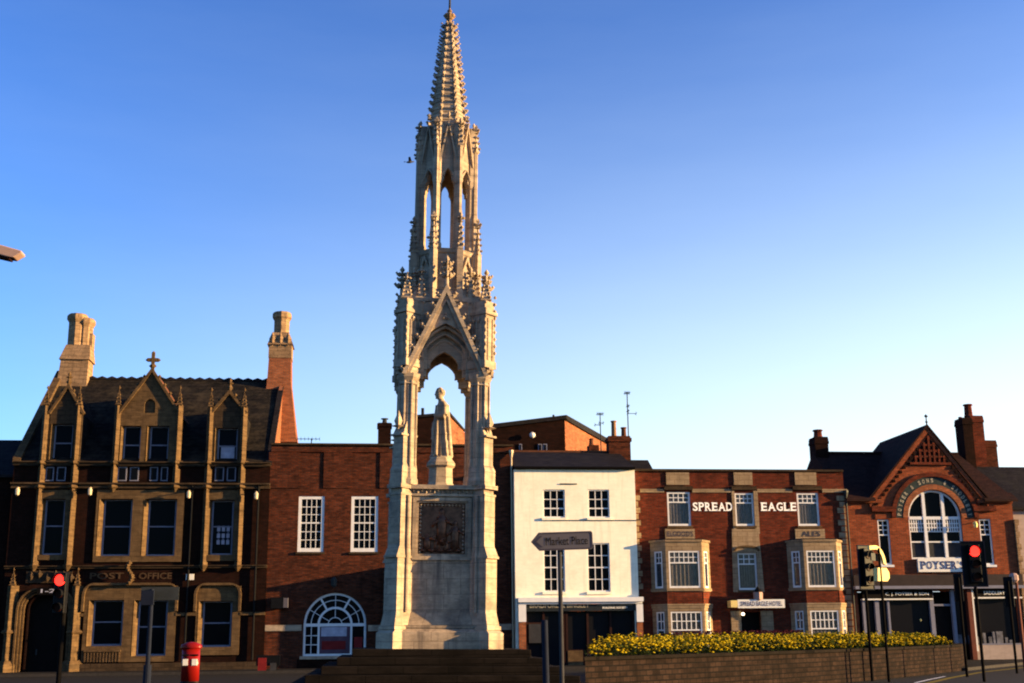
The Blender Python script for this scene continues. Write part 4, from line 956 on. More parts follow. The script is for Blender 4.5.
for q in ww: window(lh, Fd, q, (2, 2), (2, 2), .5, sillmat='stone_sooty')
zz = P(-2, 440, D+5)[1]; xprism(MB(), [(D+.2, zt), (D+5, zz), (D+9.8, zt), (D+9.8, zt-.2), (D+.2, zt-.15)], la, lb).build('roof', 'slate', lh)

# ================================================================== THE MONUMENT
MY = 34.0; mx = P(437, 560, MY)[0]
mon = thing('memorial', 'tall pale stone gothic memorial with an open arched stage, lantern and crocketed spire', 'monument', (mx, MY, 0))
LEAN = Matrix.Rotation(R(.9), 4, 'Y')      # the old shaft stands a little out of plumb
T0 = Matrix.Translation((mx, MY, 0)) @ LEAN
def rotm(k, n_=4): return T0 @ Matrix.Rotation(2*math.pi*k/n_, 4, 'Z')
def zf(v, off=-1.3, u=443): return P(u, v, MY+off)[1]
# steps
z0 = zf(649, -1.6)
ns = 7
for i in range(ns):
    h1 = z0*(ns-i)/ns; h0 = z0*(ns-i-1)/ns; hw = 2.25+.36*i
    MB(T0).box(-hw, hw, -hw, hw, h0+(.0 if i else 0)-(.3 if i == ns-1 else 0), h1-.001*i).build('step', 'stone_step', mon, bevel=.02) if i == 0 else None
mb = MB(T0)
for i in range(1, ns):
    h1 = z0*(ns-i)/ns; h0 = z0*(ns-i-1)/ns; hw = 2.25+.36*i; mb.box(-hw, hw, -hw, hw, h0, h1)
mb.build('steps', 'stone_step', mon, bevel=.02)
def diag(mb, ra, rb, w, za, zb, rb2=None, w2=None):     # block along the +x -y diagonal
    rb2 = rb if rb2 is None else rb2; w2 = w if w2 is None else w2
    q = .70710678
    def pt(r, s, z): return (r*q + s*q, -r*q + s*q, z)
    mb.hexa([pt(ra, -w/2, za), pt(rb, -w/2, za), pt(rb, w/2, za), pt(ra, w/2, za), pt(ra, -w2/2, zb), pt(rb2, -w2/2, zb), pt(rb2, w2/2, zb), pt(ra, w2/2, zb)])
zset, zcor, zcot = zf(553, -1.5), zf(495, -1.4), zf(484, -1.4)
zpl1, zpl2 = zf(628, -1.5), zf(612, -1.5)
# plinth and shaft of the base
mb = MB(T0)
mb.box(-1.42, 1.42, -1.42, 1.42, z0, z0+.42); mb.frust(-1.42, 1.42, -1.42, 1.42, z0+.42, -1.26, 1.26, -1.26, 1.26, zpl1)
mb.box(-1.3, 1.3, -1.3, 1.3, zpl1, zpl1+.07); mb.frust(-1.2, 1.2, -1.2, 1.2, zpl1+.07, -1.09, 1.09, -1.09, 1.09, zpl2)
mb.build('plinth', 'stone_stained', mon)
RA, RB, RC_, RD = P(417, 528, MY-1.08)[0]-mx, P(464, 528, MY-1.08)[0]-mx, zf(554, -1.08), zf(503, -1.08)
hwp = (RB-RA)/2
mb = MB(T0); mb.box(-.9, .9, -.9, .9, zpl2-.3, zcor)
for k in range(4):
    mb.M = rotm(k); FL = lambda u, v, d: Vector((u, -1.08+d, v))
    mb.prism([rect(-1.08, 1.08, zpl2-.2, zcor), rect(-hwp, hwp, RC_, RD)], FL, 0, .2)
    mb.prism([rect(-hwp-.16, hwp+.16, RC_-.16, RD+.14), rect(-hwp-.06, hwp+.06, RC_-.06, RD+.05)], FL, -.05, -.001)
mb.build('die', 'stone_stained', mon)
for k in range(4):
    mb = MB(rotm(k)); FL = lambda u, v, d: Vector((u, -1.08+d, v))
    mb.prism([rect(-hwp, hwp, RC_, RD)], FL, .12, .17)
    rel = MB(rotm(k)); h = RD-RC_
    def fig(x, zb, s, lean=0, kneel=False):
        hgt = s*(.62 if kneel else 1)
        rel.lathe((x, -.955, zb), [(.02, 0), (.17*s, .02), (.13*s, hgt*.4), (.16*s, hgt*.62), (.14*s, hgt*.76), (.05*s, hgt*.82), (.075*s, hgt*.86), (.08*s, hgt*.94), (.03, hgt)], 10, sy=.45)
        rel.tube((x+.1*s, -1.0, zb+hgt*.7), (x+.3*s, -1.02, zb+hgt*(.55 if not kneel else .9)), .045*s, .03*s)
        rel.tube((x-.1*s, -1.0, zb+hgt*.7), (x-.26*s, -1.02, zb+hgt*(.5 if not kneel else .95)), .045*s, .03*s)
    fig(.0, RC_+.22, 1.0); fig(-.38, RC_+.06, .75, kneel=True); fig(.36, RC_+.05, .85); fig(-.1, RC_+.04, .7, kneel=True); fig(.12, RC_+.04, .6, kneel=True)
    for i in range(5): rel.octa((-.5+.24*i, -1.0, RC_+.1), .11, .06, .07)
    p_ = mb.build('relief_panel', 'bronze', mon); rel.build('relief_figures', 'bronze', p_, smooth=True)
    bd_ = MB(rotm(k))
    for i in range(13):
        t = -hwp+.06+(2*hwp-.12)*i/12; bd_.octa((t, -1.02, RD-.05), .04); 
        bd_.octa((-hwp+.05, -1.02, RC_+.05+(h-.15)*i/12), .04); bd_.octa((hwp-.05, -1.02, RC_+.05+(h-.15)*i/12), .04)
    bd_.build('beading', 'stone_pale', p_)
def corner(name, fn, mat='stone_pale'):
    for k in range(4):
        mb = MB(rotm(k)); fn(mb); mb.build(name, mat, mon)
def low_buttress(mb):
    diag(mb, 1.0, 2.04, .6, z0, z0+.4); diag(mb, 1.0, 2.04, .6, z0+.4, zpl1-.04, 1.92, .52); diag(mb, 1.0, 1.97, .56, zpl1-.04, zpl1+.05); diag(mb, 1.0, 1.94, .5, zpl1+.05, zpl2, 1.86, .44)
    diag(mb, 1.0, 1.86, .44, zpl2, zset-.12); diag(mb, 1.0, 1.92, .48, zset-.12, zset-.06); diag(mb, 1.0, 1.9, .46, zset-.06, zset+.22, 1.78, .42)
    diag(mb, 1.0, 1.78, .42, zset+.22, zcor+.001)
    q = .7071          # slender shaft in the angle
    for s in (-1, 1): mb.tube((1.53*q+s*.25*q, -1.53*q+s*.25*q, zpl2), (1.53*q+s*.25*q, -1.53*q+s*.25*q, zcor), .045, k=6)
corner('base_buttress', low_buttress)
# carved cornice: mouldings + leaf frieze
mb = MB(T0)
hc = zcot-zcor
for a, b, hw, r_, w_ in ((0, .2, 1.15, 1.8, .46), (.2, .62, 1.1, 1.74, .4), (.62, 1.0, 1.22, 1.84, .52)):
    mb.box(-hw, hw, -hw, hw, zcor+hc*a+.001, zcor+hc*b)
    for k in range(4): mb.M = rotm(k); diag(mb, 1.0, r_, w_, zcor+hc*a+.002, zcor+hc*b-.002)
    mb.M = T0
c = mb.build('cornice', 'stone_pale', mon)
for k in range(4):
    mb = MB(rotm(k))
    for i in range(17): mb.octa((-.88+.11*i, -1.12, zcor+hc*.42+(.02 if i % 2 else -.02)), .05, .06, .06)
    mb.build('leaf_frieze', 'stone_pale', c)
# piers of the open stage
zcap, zset2 = zf(377, -1.3), zf(434, -1.3)
zfoot = zf(470, -1.3)
def pier(mb):
    c_ = .99
    mb.lathe((c_, -c_, zcot), [(.34, 0), (.34, .12), (.3, .2), (.3, .42), (.25, .52), (.24, zcap-zcot-.22), (.29, zcap-zcot-.18), (.25, zcap-zcot-.12), (.33, zcap-zcot), (.35, zcap-zcot+.1)], 8)
    for a in range(8):
        an = math.pi/8+a*math.pi/4; mb.tube((c_+.25*math.cos(an), -c_+.25*math.sin(an), zcot+.4), (c_+.25*math.cos(an), -c_+.25*math.sin(an), zcap-.1), .035, k=6)
    diag(mb, 1.2, 1.78, .44, zcot, zcot+.4); diag(mb, 1.2, 1.78, .44, zcot+.4, zcot+.55, 1.72, .38)
    diag(mb, 1.2, 1.72, .36, zcot+.55, zset2); diag(mb, 1.2, 1.72, .36, zset2, zset2+.35, 1.58, .34); diag(mb, 1.2, 1.58, .34, zset2+.35, zcap+.1)
    diag(mb, 1.2, 1.82, .42, zset2-.06, zset2-.01)
    q = .7071; r = 1.74
    mb.octa((r*q, -r*q, zset2+.34), .12, .12, .3); mb.octa((r*q, -r*q, zset2+.2), .2, .2, .06)
corner('pier', pier)
# upper stage: walls with arches
zap = zf(326, -1.1); ztop = zf(299, -1.05); zgab = zf(293, -1.25)
wa = .62; ha = (zap-.35)-zcap
def trefoil(w, h, z0_, zs_):
    L = [(-w, z0_), (w, z0_), (w, zs_)]
    R_ = []
    for t in range(1, 6): a = math.pi*t/7; R_.append((w-.0-.22*w*(1-math.cos(a)), zs_+.42*h*math.sin(a/1.2)**.8*1.0))
    R_ = [(w*.99, zs_+.12*h), (w*.93, zs_+.24*h), (w*.80, zs_+.33*h), (w*.64, zs_+.35*h), (w*.5, zs_+.32*h), (w*.515, zs_+.45*h), (w*.49, zs_+.58*h), (w*.40, zs_+.72*h), (w*.24, zs_+.87*h)]
    return L+R_+[(0, zs_+h)]+[(-a, b) for a, b in reversed(R_)]+[(-w, zs_)]
htr = zf(346, -.7)-zcap
for k in range(4):
    mb = MB(rotm(k))
    FL = lambda u, v, d: Vector((u, -1.0+d, v))
    c_ = .56
    def cut(L): return L
    # outer order, inner orders, trefoil plate
    for (w_, h_, d0, d1) in ((.93, zap-zcap, -.02, .12), (.82, zap-zcap-.17, .121, .24)):
        ap_ = arch_p(0, zcap+.02, zcap+.1, w_, h_-.1, 10)
        mb.prism([[(-1.0, zcap+.0), (-w_-.0, zcap+.0), (-w_, zcap+.1)]+[p for p in reversed(ap_[2:])][1:-1]+[(w_, zcap+.1), (w_, zcap), (1.0, zcap), (1.0, ztop), (-1.0, ztop)]], FL, d0, d1)
    tf = trefoil(.76, htr-.28, zcap, zcap+.1)
    seq = [tf[0]]+list(reversed(tf[2:]))+[tf[1]]
    out = [(-.95, zcap)]+seq+[(.95, zcap), (.95, ztop), (-.95, ztop)]
    mb.prism([out], FL, .241, .42)
    # roll mouldings round the arch
    for w_, h_, y_, r_ in ((.93, zap-zcap-.1, -1.03, .05), (.82, zap-zcap-.27, -.89, .045), (.73, zap-zcap-.43, -.77, .04)):
        ap_ = arch_p(0, zcap, zcap+.1, w_, h_, 10)[2:]
        for a, b in zip(ap_[:-1], ap_[1:]): mb.tube((a[0], y_, a[1]), (b[0], y_, b[1]), r_, k=6)
    for s in (-1, 1):
        for i in range(3): x = s*(.62+.13*i); mb.tube((x, -1.03, zcap+1.1+.0*i), (x, -1.03, ztop-.15), .025, k=5); mb.octa((x, -1.04, ztop-.1), .06, .05, .09)
    mb.box(-1.02, 1.02, -1.06, -.98, ztop-.08, ztop+.02)
    aw2 = mb.build('arch_wall', 'stone_pale', mon)
    # steep gable over the arch
    mb = MB(rotm(k)); gb = 1.08; zg0 = zf(376, -1.2)
    ap_ = arch_p(0, zg0, zcap+.12, .96, zap-zcap-.06, 10)
    FG = lambda u, v, d: Vector((u, -1.2+d, v))
    def gx(z): return gb*(zgab-z)/(zgab-zg0)
    inner = [p for p in ap_[2:]]
    left = [(-gb, zg0), (-.84, zg0)]
    mb.prism([[(-gb, zg0), (-.965, zg0)]+list(reversed(inner))+[(.965, zg0), (gb, zg0), (0, zgab)]], FG, 0, .12) 
    g_ = mb.build('gable', 'stone_pale', mon)
    mb = MB(rotm(k))
    for s in (-1, 1):
        FGs = FG
        mb.prism([[(s*gb, zg0), (s*(gb+.1), zg0+.02), (0, zgab+.25), (0, zgab)]], FG, -.14, .02)
        mb.prism([[(s*(gb-.11), zg0+.02), (s*gb, zg0-.001), (0, zgab-.001), (0, zgab-.22)]], FG, -.08, -.001)
        for i in range(8):
            t = (i+.5)/8.6; x = s*(gb+.09)*(1-t); z = zg0+(zgab+.25-zg0)*t-.02
            mb.octa((x+s*.04, -1.27, z+.02), .11, .1, .08); mb.octa((x+s*.1, -1.27, z+.09), .08, .09, .07)
    mb.octa((0, -1.22, zf(317, -1.2)), .09, .05, .09); mb.octa((0, -1.24, zf(317, -1.2)+.08), .045); mb.octa((.07, -1.24, zf(317, -1.2)-.04), .045); mb.octa((-.07, -1.24, zf(317, -1.2)-.04), .045)
    mb.build('gable_coping', 'stone_pale', g_)
    mb = MB(rotm(k)); zz = zgab+.2
    mb.lathe((0, -1.22, zz-.2), [(.08, 0), (.06, .1), (.12, .16), (.06, .2), (.05, .9)], 8)
    for dz, r_, sz in ((.32, .13, .1), (.5, .09, .075), (.66, .11, .08)):
        for a in range(8):
            an = a*math.pi/4; mb.octa((r_*math.cos(an), -1.22+r_*math.sin(an), zz+dz), sz*.8, sz*.8, sz*.75)
            if a % 2 == 0: mb.octa((r_*1.45*math.cos(an), -1.22+r_*1.45*math.sin(an), zz+dz+.05), sz*.55, sz*.55, sz*.6)
    mb.octa((0, -1.22, zz+.8), .08, .08, .12)
    mb.build('gable_finial', 'stone_pale', g_)
# vault block and upper masonry
mb = MB(T0); zv = zcap+ha+.05
mb.box(-.9, .9, -.9, .9, zap+.1, ztop+.02); mb.frust(-1.0, 1.0, -1.0, 1.0, ztop+.021, -.8, .8, -.8, .8, ztop+.4)
for sx in (-1, 1):
    for sy in (-1, 1): mb.frust(sx*.9-.1 if sx > 0 else -1.0, sx*.9+.1 if sx > 0 else -.8, sy*.9-.1, sy*.9+.1, zcap+.1, sx*.9-.1 if sx > 0 else -1.0, sx*.9+.1 if sx > 0 else -.8, sy*.9-.1, sy*.9+.1, ztop)
mb.build('vault', 'stone_pale', mon)
def crpin(mb, x, y, z, h, w, rows=5, k=4, fin=True):
    mb.lathe((x, y, z), [(w, 0), (w, .0), (w*1.2, .04), (w*.8, .08), (w*.15, h)], k)
    for i in range(rows):
        t = .12+.72*i/rows; r = w*(1-t)*.8
        for a in range(4):
            an = math.pi/4+a*math.pi/2; mb.octa((x+math.cos(an)*(r+.03), y+math.sin(an)*(r+.03), z+h*t+.05), .05, .05, .05)
    if fin:
        for a in range(4): mb.octa((x+.08*math.cos(a*math.pi/2), y+.08*math.sin(a*math.pi/2), z+h), .065, .065, .06)
        mb.octa((x, y, z+h+.1), .06, .06, .1); mb.octa((x, y, z+h-.1), .1, .1, .04)
zpin = zf(300, -1.2)
def upper_buttress(mb):
    q = .7071
    diag(mb, .9, 1.62, .40, zcap+.1, zcap+.3); diag(mb, .9, 1.76, .48, zcap+.3, zcap+.5); diag(mb, .9, 1.73, .44, zcap+.5, zpin-.4); diag(mb, .9, 1.79, .5, zpin-.4, zpin-.3); diag(mb, .9, 1.71, .4, zpin-.3, zpin)
    for s in (-1, 1):      # blind panel ribs, small gablets
        for r in (1.12, 1.28, 1.44, 1.6): mb.tube((r*q+s*.235*q, -r*q+s*.235*q, zcap+.55), (r*q+s*.235*q, -r*q+s*.235*q, zpin-.6), .03, k=5)
        for r in (1.2, 1.36, 1.52): mb.octa((r*q+s*.235*q, -r*q+s*.235*q, zpin-.55), .07, .07, .1); mb.octa((r*q+s*.235*q, -r*q+s*.235*q, zcap+.62), .06, .06, .07); mb.octa((r*q+s*.24*q, -r*q+s*.24*q, (zcap+zpin)/2), .05, .05, .08)
        for i in range(9): mb.octa((1.74*q+s*.2*q, -1.74*q+s*.2*q, zcap+.75+i*.2), .05, .05, .06)
        mb.tube((1.74*q+s*.1*q, -1.74*q+s*.1*q, zcap+.5), (1.74*q+s*.1*q, -1.74*q+s*.1*q, zpin-.5), .025, k=5)
    crpin(mb, 1.56*q, -1.56*q, zpin, .62, .19, 4); crpin(mb, 1.12*q+.1, -1.12*q+.1, zpin-.1, 1.0, .17, 5); crpin(mb, 1.12*q-.1, -1.12*q-.1, zpin-.1, 1.0, .17, 5)
    mb.octa((1.62*q, -1.62*q, zcap+.45), .2, .2, .3)
    for i in range(4): mb.octa((1.66*q, -1.66*q, zcap+.3+.14*i), .1, .1, .06)
corner('corner_pinnacle', upper_buttress)
# lantern
zc = lambda v: P(446, v, MY)[1]
zl0, zl1, zl2 = zc(297), zc(256), zc(190)
zl3, zl4 = zc(150), zc(133)
A8 = .76; RV = A8/math.cos(math.pi/8)
mb = MB(T0)
mb.lathe((0, 0, ztop), [(RV*1.12, 0), (RV*1.12, .5), (RV*1.04, zl1-ztop-.18), (RV*1.1, zl1-ztop-.14), (RV*1.14, zl1-ztop-.03), (RV*1.02, zl1-ztop)], 8)
mb.build('lantern_base', 'stone_pale', mon)
for k in range(8):
    mb = MB(rotm(k, 8)); an = math.pi/8; vx, vy = RV*math.sin(an), -RV*math.cos(an)
    # column at the vertex
    mb.lathe((vx*.93, vy*.93, zl1), [(.15, 0), (.15, .12), (.125, .18), (.12, zl2-zl1-.1), (.15, zl2-zl1), (.15, zl4-zl1)], 6)
    mb.lathe((vx*1.08, vy*1.08, zl1-.9), [(.1, 0), (.1, .9+(zl2-zl1)*.5), (.08, .95+(zl2-zl1)*.55), (.075, .9+zl3-zl1-.25), (.11, .9+zl3-zl1-.2)], 6)
    crpin(mb, vx*1.1, vy*1.1, zl3-.2, zc(134)-zl3+.2, .1, 3)
    crpin(mb, vx*1.22, vy*1.22, zl1-.1, zc(228)-zl1+.1, .1, 4); mb.lathe((vx*1.2, vy*1.2, ztop), [(.12, 0), (.12, zl1-ztop-.1)], 4)
    mb.build('lantern_column', 'stone_pale', mon)
    mb = MB(rotm(k, 8)); FA = lambda u, v, d: Vector((u, -A8+.02+d, v)); s8 = A8*math.tan(math.pi/8)-.02
    w_ = .175; zo = zl2-.15; hh = zc(178)-zo
    pa = arch_p(0, zo, zo+.01, w_, hh, 6)[2:]
    tre = [(w_, zo), (w_*.98, zo+.2*hh), (w_*.6, zo+.42*hh), (w_*.62, zo+.6*hh), (w_*.35, zo+.85*hh)]
    inner = [(-w_, zo)]+[(-a, b) for a, b in tre[1:]]+[(0, zo+hh)]+list(reversed(tre))
    mb.prism([[(-s8, zo-.0)]+inner+[(s8, zo), (s8, zl4), (-s8, zl4)]], FA, 0, .14)
    for a, b in zip(pa[:-1], pa[1:]): mb.tube((a[0]*1.25, -A8-.01, a[1]+.04), (b[0]*1.25, -A8-.01, b[1]+.04), .028, k=5)
    # crocketed gablet
    zg = zc(131); zgb = zc(172)
    for s in (-1, 1):
        mb.prism([[(s*.28, zgb), (s*.22, zgb), (0, zg-.14), (0, zg)]], FA, -.1, -.001)
        for i in range(5): t = (i+.7)/5.5; mb.octa((s*.31*(1-t)+s*.02, -A8-.02, zgb+(zg-zgb)*t+.03), .045, .05, .04)
    mb.octa((0, -A8-.03, zg+.1), .09, .09, .05); mb.octa((0, -A8-.03, zg+.2), .05, .05, .1)
    # small base gablets
    for s in (-1, 1): mb.prism([[(s*.24, zl1-.75), (s*.19, zl1-.75), (0, zl1-.3), (0, zl1-.18)]], FA, -.14, -.06)
    mb.build('lantern_arch', 'stone_pale', mon)
mb = MB(T0); mb.lathe((0, 0, zl4-.45), [(RV*.9, 0), (RV*.9, .3), (RV*.8, .45)], 8); mb.build('lantern_ceiling', 'stone_pale', mon)
# spire with crockets on its ribs
zs0, zs1 = zl4-.2, zc(24)
rs0, rs1 = .60, .13
mb = MB(T0); mb.lathe((0, 0, zs0), [(rs0, 0), (rs1, zs1-zs0)], 8)
for i in range(30):
    t = (i+.5)/30; r = rs0+(rs1-rs0)*t; z = (zs1-zs0)*t; mb.lathe((0, 0, zs0+z-.035), [(r*1.0, 0), (r*1.03+.01, .015), (r*1.03, .05), (r*.98, .07)], 8)
sp_ = mb.build('spire', 'stone_pale', mon)
mb = MB(T0)
for i in range(17):
    t = (i+.6)/17; r = rs0+(rs1-rs0)*t; z = zs0+(zs1-zs0)*t
    for a in range(8):
        an = math.pi/8+a*math.pi/4; c_, s_ = math.cos(an), math.sin(an); sz = .065+.02*(1-t)
        mb.octa((c_*(r+.05), s_*(r+.05), z+.0), sz, sz, sz*.8); mb.octa((c_*(r+.11), s_*(r+.11), z+.05), sz*.65, sz*.65, sz*.6)
for a in range(8):
    an = math.pi/8+a*math.pi/4; mb.tube((math.cos(an)*rs0, math.sin(an)*rs0, zs0), (math.cos(an)*rs1, math.sin(an)*rs1, zs1), .035, .02, k=5)
mb.build('crockets', 'stone_pale', sp_)
mb = MB(T0); mb.lathe((0, 0, zs1-.02), [(.15, 0), (.08, .08), (.07, .14), (.13, .22), (.17, .28), (.14, .34), (.06, .4), (.08, .46), (.03, .52), (.03, .56)], 10)
for a in range(8): an = a*math.pi/4; mb.octa((.15*math.cos(an), .15*math.sin(an), zs1+.27), .05, .05, .06)
f_ = mb.build('top_finial', 'stone_chimney', mon)
mb = MB(T0); zz = zs1+.55; mb.tube((0, 0, zz), (0, 0, zz+.75), .035, .025); mb.tube((-.16, 0, zz+.45), (.16, 0, zz+.45), .025); mb.octa((0, 0, zz+.78), .05); mb.build('cross', 'tarnished', f_)
# pedestal + statue
zp = zf(458, 0); st = P(437.3, 430, MY)[0]-mx
mb = MB(T0 @ Matrix.Translation((st, 0, 0)))
mb.lathe((0, 0, zcot), [(.42, 0), (.42, .1), (.36, .18), (.34, zp-zcot-.3), (.42, zp-zcot-.24), (.42, zp-zcot-.16), (.35, zp-zcot-.08), (.31, zp-zcot)], 8)
mb.build('pedestal', 'stone_pale', mon)
zt_ = zf(388, 0); Hs = zt_-zp
sx_ = (T0 @ Vector((st, 0, zp))).x+.03
mb = MB(Matrix.Translation((sx_, MY, zp)) @ Matrix.Scale(Hs/1.88, 4) @ Matrix.Diagonal((.86, .86, 1, 1)) @ Matrix.Rotation(R(-74), 4, 'Z'))
# the figure faces local -y; rings (z, cy, rx, ry, fold)
rings = [(0, .02, .25, .27, .03), (.08, .02, .24, .25, .035), (.3, .02, .225, .225, .035), (.6, .01, .215, .2, .03), (.85, .0, .215, .185, .022), (1.05, 0, .22, .175, .015), (1.2, .01, .245, .175, .01), (1.33, .015, .265, .165, .008), (1.42, .01, .25, .15, .004), (1.49, 0, .17, .12, 0), (1.53, -.02, .1, .1, 0), (1.6, -.045, .085, .09, 0)]
K = 44; vs = []; fs = []
for z, cy, rx, ry, f in rings:
    for i in range(K):
        t = 2*math.pi*i/K; w_ = 1+f/.2*math.sin(9*t+z*1.5)+f/.3*math.sin(5*t+1+z); vs.append((rx*w_*math.cos(t), cy+ry*w_*math.sin(t), z))
for j in range(len(rings)-1):
    for i in range(K): fs.append((j*K+i, j*K+(i+1) % K, (j+1)*K+(i+1) % K, (j+1)*K+i))
fs += [tuple(reversed(range(K))), tuple(range((len(rings)-1)*K, len(rings)*K))]
mb.add(vs, fs)
# head bent a little forward: skull, brow, nose, lips, chin, ears, hair
hy = -.085
mb.lathe((0, hy, 1.56), [(.04, 0), (.08, .02), (.102, .08), (.112, .15), (.108, .22), (.075, .29), (.02, .315)], 18, sy=1.2)
mb.octa((0, hy-.145, 1.69), .022, .035, .045); mb.octa((0, hy-.125, 1.745), .07, .03, .018); mb.octa((0, hy-.125, 1.635), .035, .022, .014); mb.octa((0, hy-.115, 1.59), .04, .035, .03)
for s in (-1, 1): mb.octa((s*.112, hy+.01, 1.70), .016, .03, .042)
for i in range(12): a = math.pi*i/11; mb.octa((.105*math.cos(a), hy+.03+.12*math.sin(a), 1.77-.05*(i % 2)), .05, .05, .075)
for i in range(6): mb.octa((-.07+.028*i, hy+.0, 1.86), .045, .09, .035)
# arms in wide sleeves: the right bent across the chest, the left lowered with manacles
mb.tube((.235, .0, 1.38), (.3, -.02, 1.1), .09, .095, 10); mb.tube((.3, -.02, 1.1), (.12, -.25, 1.1), .09, .07, 10); mb.tube((.14, -.24, 1.1), (.05, -.29, 1.15), .042, .036, 8)
mb.tube((-.235, .0, 1.38), (-.31, -.02, 1.08), .09, .095, 10); mb.tube((-.31, -.02, 1.08), (-.24, -.2, .9), .09, .07, 10); mb.tube((-.24, -.19, .9), (-.21, -.24, .83), .042, .038, 8)
mb.tube((-.22, -.24, .86), (-.2, -.27, .5), .022, .022, 8)
for z in (.78, .7, .62, .54): mb.octa((-.205, -.265, z), .04, .03, .035)
# front edges of the gown, cape over the shoulders
for s in (-1, 1):
    mb.tube((s*.13, -.13, 1.42), (s*.11, -.2, .9), .045, .05, 8); mb.tube((s*.11, -.2, .9), (s*.15, -.25, .05), .05, .06, 8)
    mb.tube((s*.2, .1, 1.4), (s*.17, .2, .04), .06, .08, 8)
mb.tube((0, .14, 1.42), (0, .26, .03), .09, .1, 10)
mb.tube((-.1, -.22, .03), (-.1, -.36, .03), .055, .04, 8); mb.tube((.1, -.22, .03), (.1, -.34, .03), .055, .04, 8)
mb.lathe((0, 0, -.03), [(.29, 0), (.29, .05)], 16)
sto = mb.build('statue', 'stone_pale', smooth=True)
rm = sto.modifiers.new('remesh', 'REMESH'); rm.mode = 'VOXEL'; rm.voxel_size = .02; rm.use_smooth_shade = True
tag(sto, 'robed stone statue of a man standing on a pedestal under the arches of the memorial', 'statue')

# ================================================================== STREET
asph = MB().box(-400, 400, -300, 500, -.5, 0).build('road', 'asphalt'); struct(asph)
pav = MB().box(-60, 60, 65.4, D+30, .001, .12).build('pavement', 'paving'); struct(pav)
kb = MB().box(-60, 60, 65.2, 65.398, .001, .135).build('kerb', 'kerb_stone'); struct(kb)
# splayed pavement at the right: corner by the signals
pts = [G(962, 671), G(990, 668), G(1024, 664.5), G(1060, 662)]
poly = [(a, b) for a, b in pts]+[(pts[-1][0]+2, 65.19), (pts[0][0]-1, 65.19)]
Fz = lambda u, v, d: Vector((u, v, d))
o = MB().prism([poly], Fz, .001, .12).build('pavement', 'paving'); struct(o)
mb = MB()
for (a, b) in zip(pts[:-1], pts[1:]):
    d_ = (Vector(b)-Vector(a)); nn = Vector((d_.y, -d_.x)).normalized()*.15
    mb.prism([[tuple(Vector(a)+nn*.05), tuple(Vector(b)+nn*.05), tuple(Vector(b)+nn), tuple(Vector(a)+nn)]], Fz, .001, .135)
o = mb.build('kerb', 'kerb_stone'); struct(o)
def stripe(pix, w, z=.006):
    mb = MB(); L = [Vector(G(*p)) for p in pix]
    for a, b in zip(L[:-1], L[1:]):
        d_ = (b-a).normalized(); nn = Vector((-d_.y, d_.x))*w/2; mb.add([(*(a-nn), z), (*(b-nn), z), (*(b+nn), z), (*(a+nn), z)], [(0, 1, 2, 3)])
    return mb
o = stripe([(925, 684), (948, 678.5), (980, 672.5), (1024, 667.5)], .28).build('yellow_line', 'line_yellow'); struct(o)
o = stripe([(915, 683), (930, 679.5), (945, 676.5)], .12).build('white_line', 'paint_white'); struct(o)
# memorial island
poly = [(mx+7.2*math.cos(2*math.pi*i/48), MY+6.2*math.sin(2*math.pi*i/48)) for i in range(48)]
o = MB().prism([poly], Fz, .001, .1).build('island_paving', 'paving'); struct(o)

# flower planter
A_ = Vector(G(585, 657, 1.15)); B_ = Vector(G(962, 671, 0))
ax = (B_-A_).normalized(); nx_ = Vector((-ax.y, ax.x))
Lp = (B_-A_).length
ctr = []
def pl(t, s): q = A_+ax*(Lp*t)+nx_*s; return (q.x, q.y)
def at(u, y): r = ray(u, 640); return (r.x/r.y*y, y)
front = [pl(t/16, -.9*math.sin(math.pi*t/16)) for t in range(17)]
back = [at(964, 59), at(950, 61), at(900, 62.5), at(840, 62), at(770, 60), at(710, 57), at(660, 52), at(625, 46.5), at(603, 41.5), at(589, 37.2)]
outl = front+back
cen = Vector((sum(p[0] for p in outl)/len(outl), sum(p[1] for p in outl)/len(outl)))
def inset(L, d):
    out = []; N = len(L)
    for i in range(N):
        a, b, c_ = Vector(L[i-1]), Vector(L[i]), Vector(L[(i+1) % N]); e1 = (b-a).normalized(); e2 = (c_-b).normalized(); nn = (Vector((-e1.y, e1.x))+Vector((-e2.y, e2.x))).normalized(); out.append(tuple(b+nn*d))
    return out
fp = thing('flower_planter', 'long raised brick planter with a stone coping that curves across the square', 'planter', (A_.x, A_.y, 0))
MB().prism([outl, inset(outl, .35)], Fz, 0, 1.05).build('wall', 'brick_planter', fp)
MB().prism([inset(outl, -.05), inset(outl, .42)], Fz, 1.052, 1.15).build('coping', 'stone_step', fp)
MB().prism([inset(outl, .36)], Fz, .3, 1.0).build('soil', 'soil', fp)
ins = inset(outl, .3)
def inside(x, y, L):
    c_ = False; j = len(L)-1
    for i in range(len(L)):
        if (L[i][1] > y) != (L[j][1] > y) and x < (L[j][0]-L[i][0])*(y-L[i][1])/(L[j][1]-L[i][1])+L[i][0]: c_ = not c_
        j = i
    return c_
random.seed(5)
lf = MB(); pt_ = MB(); pr_ = MB()
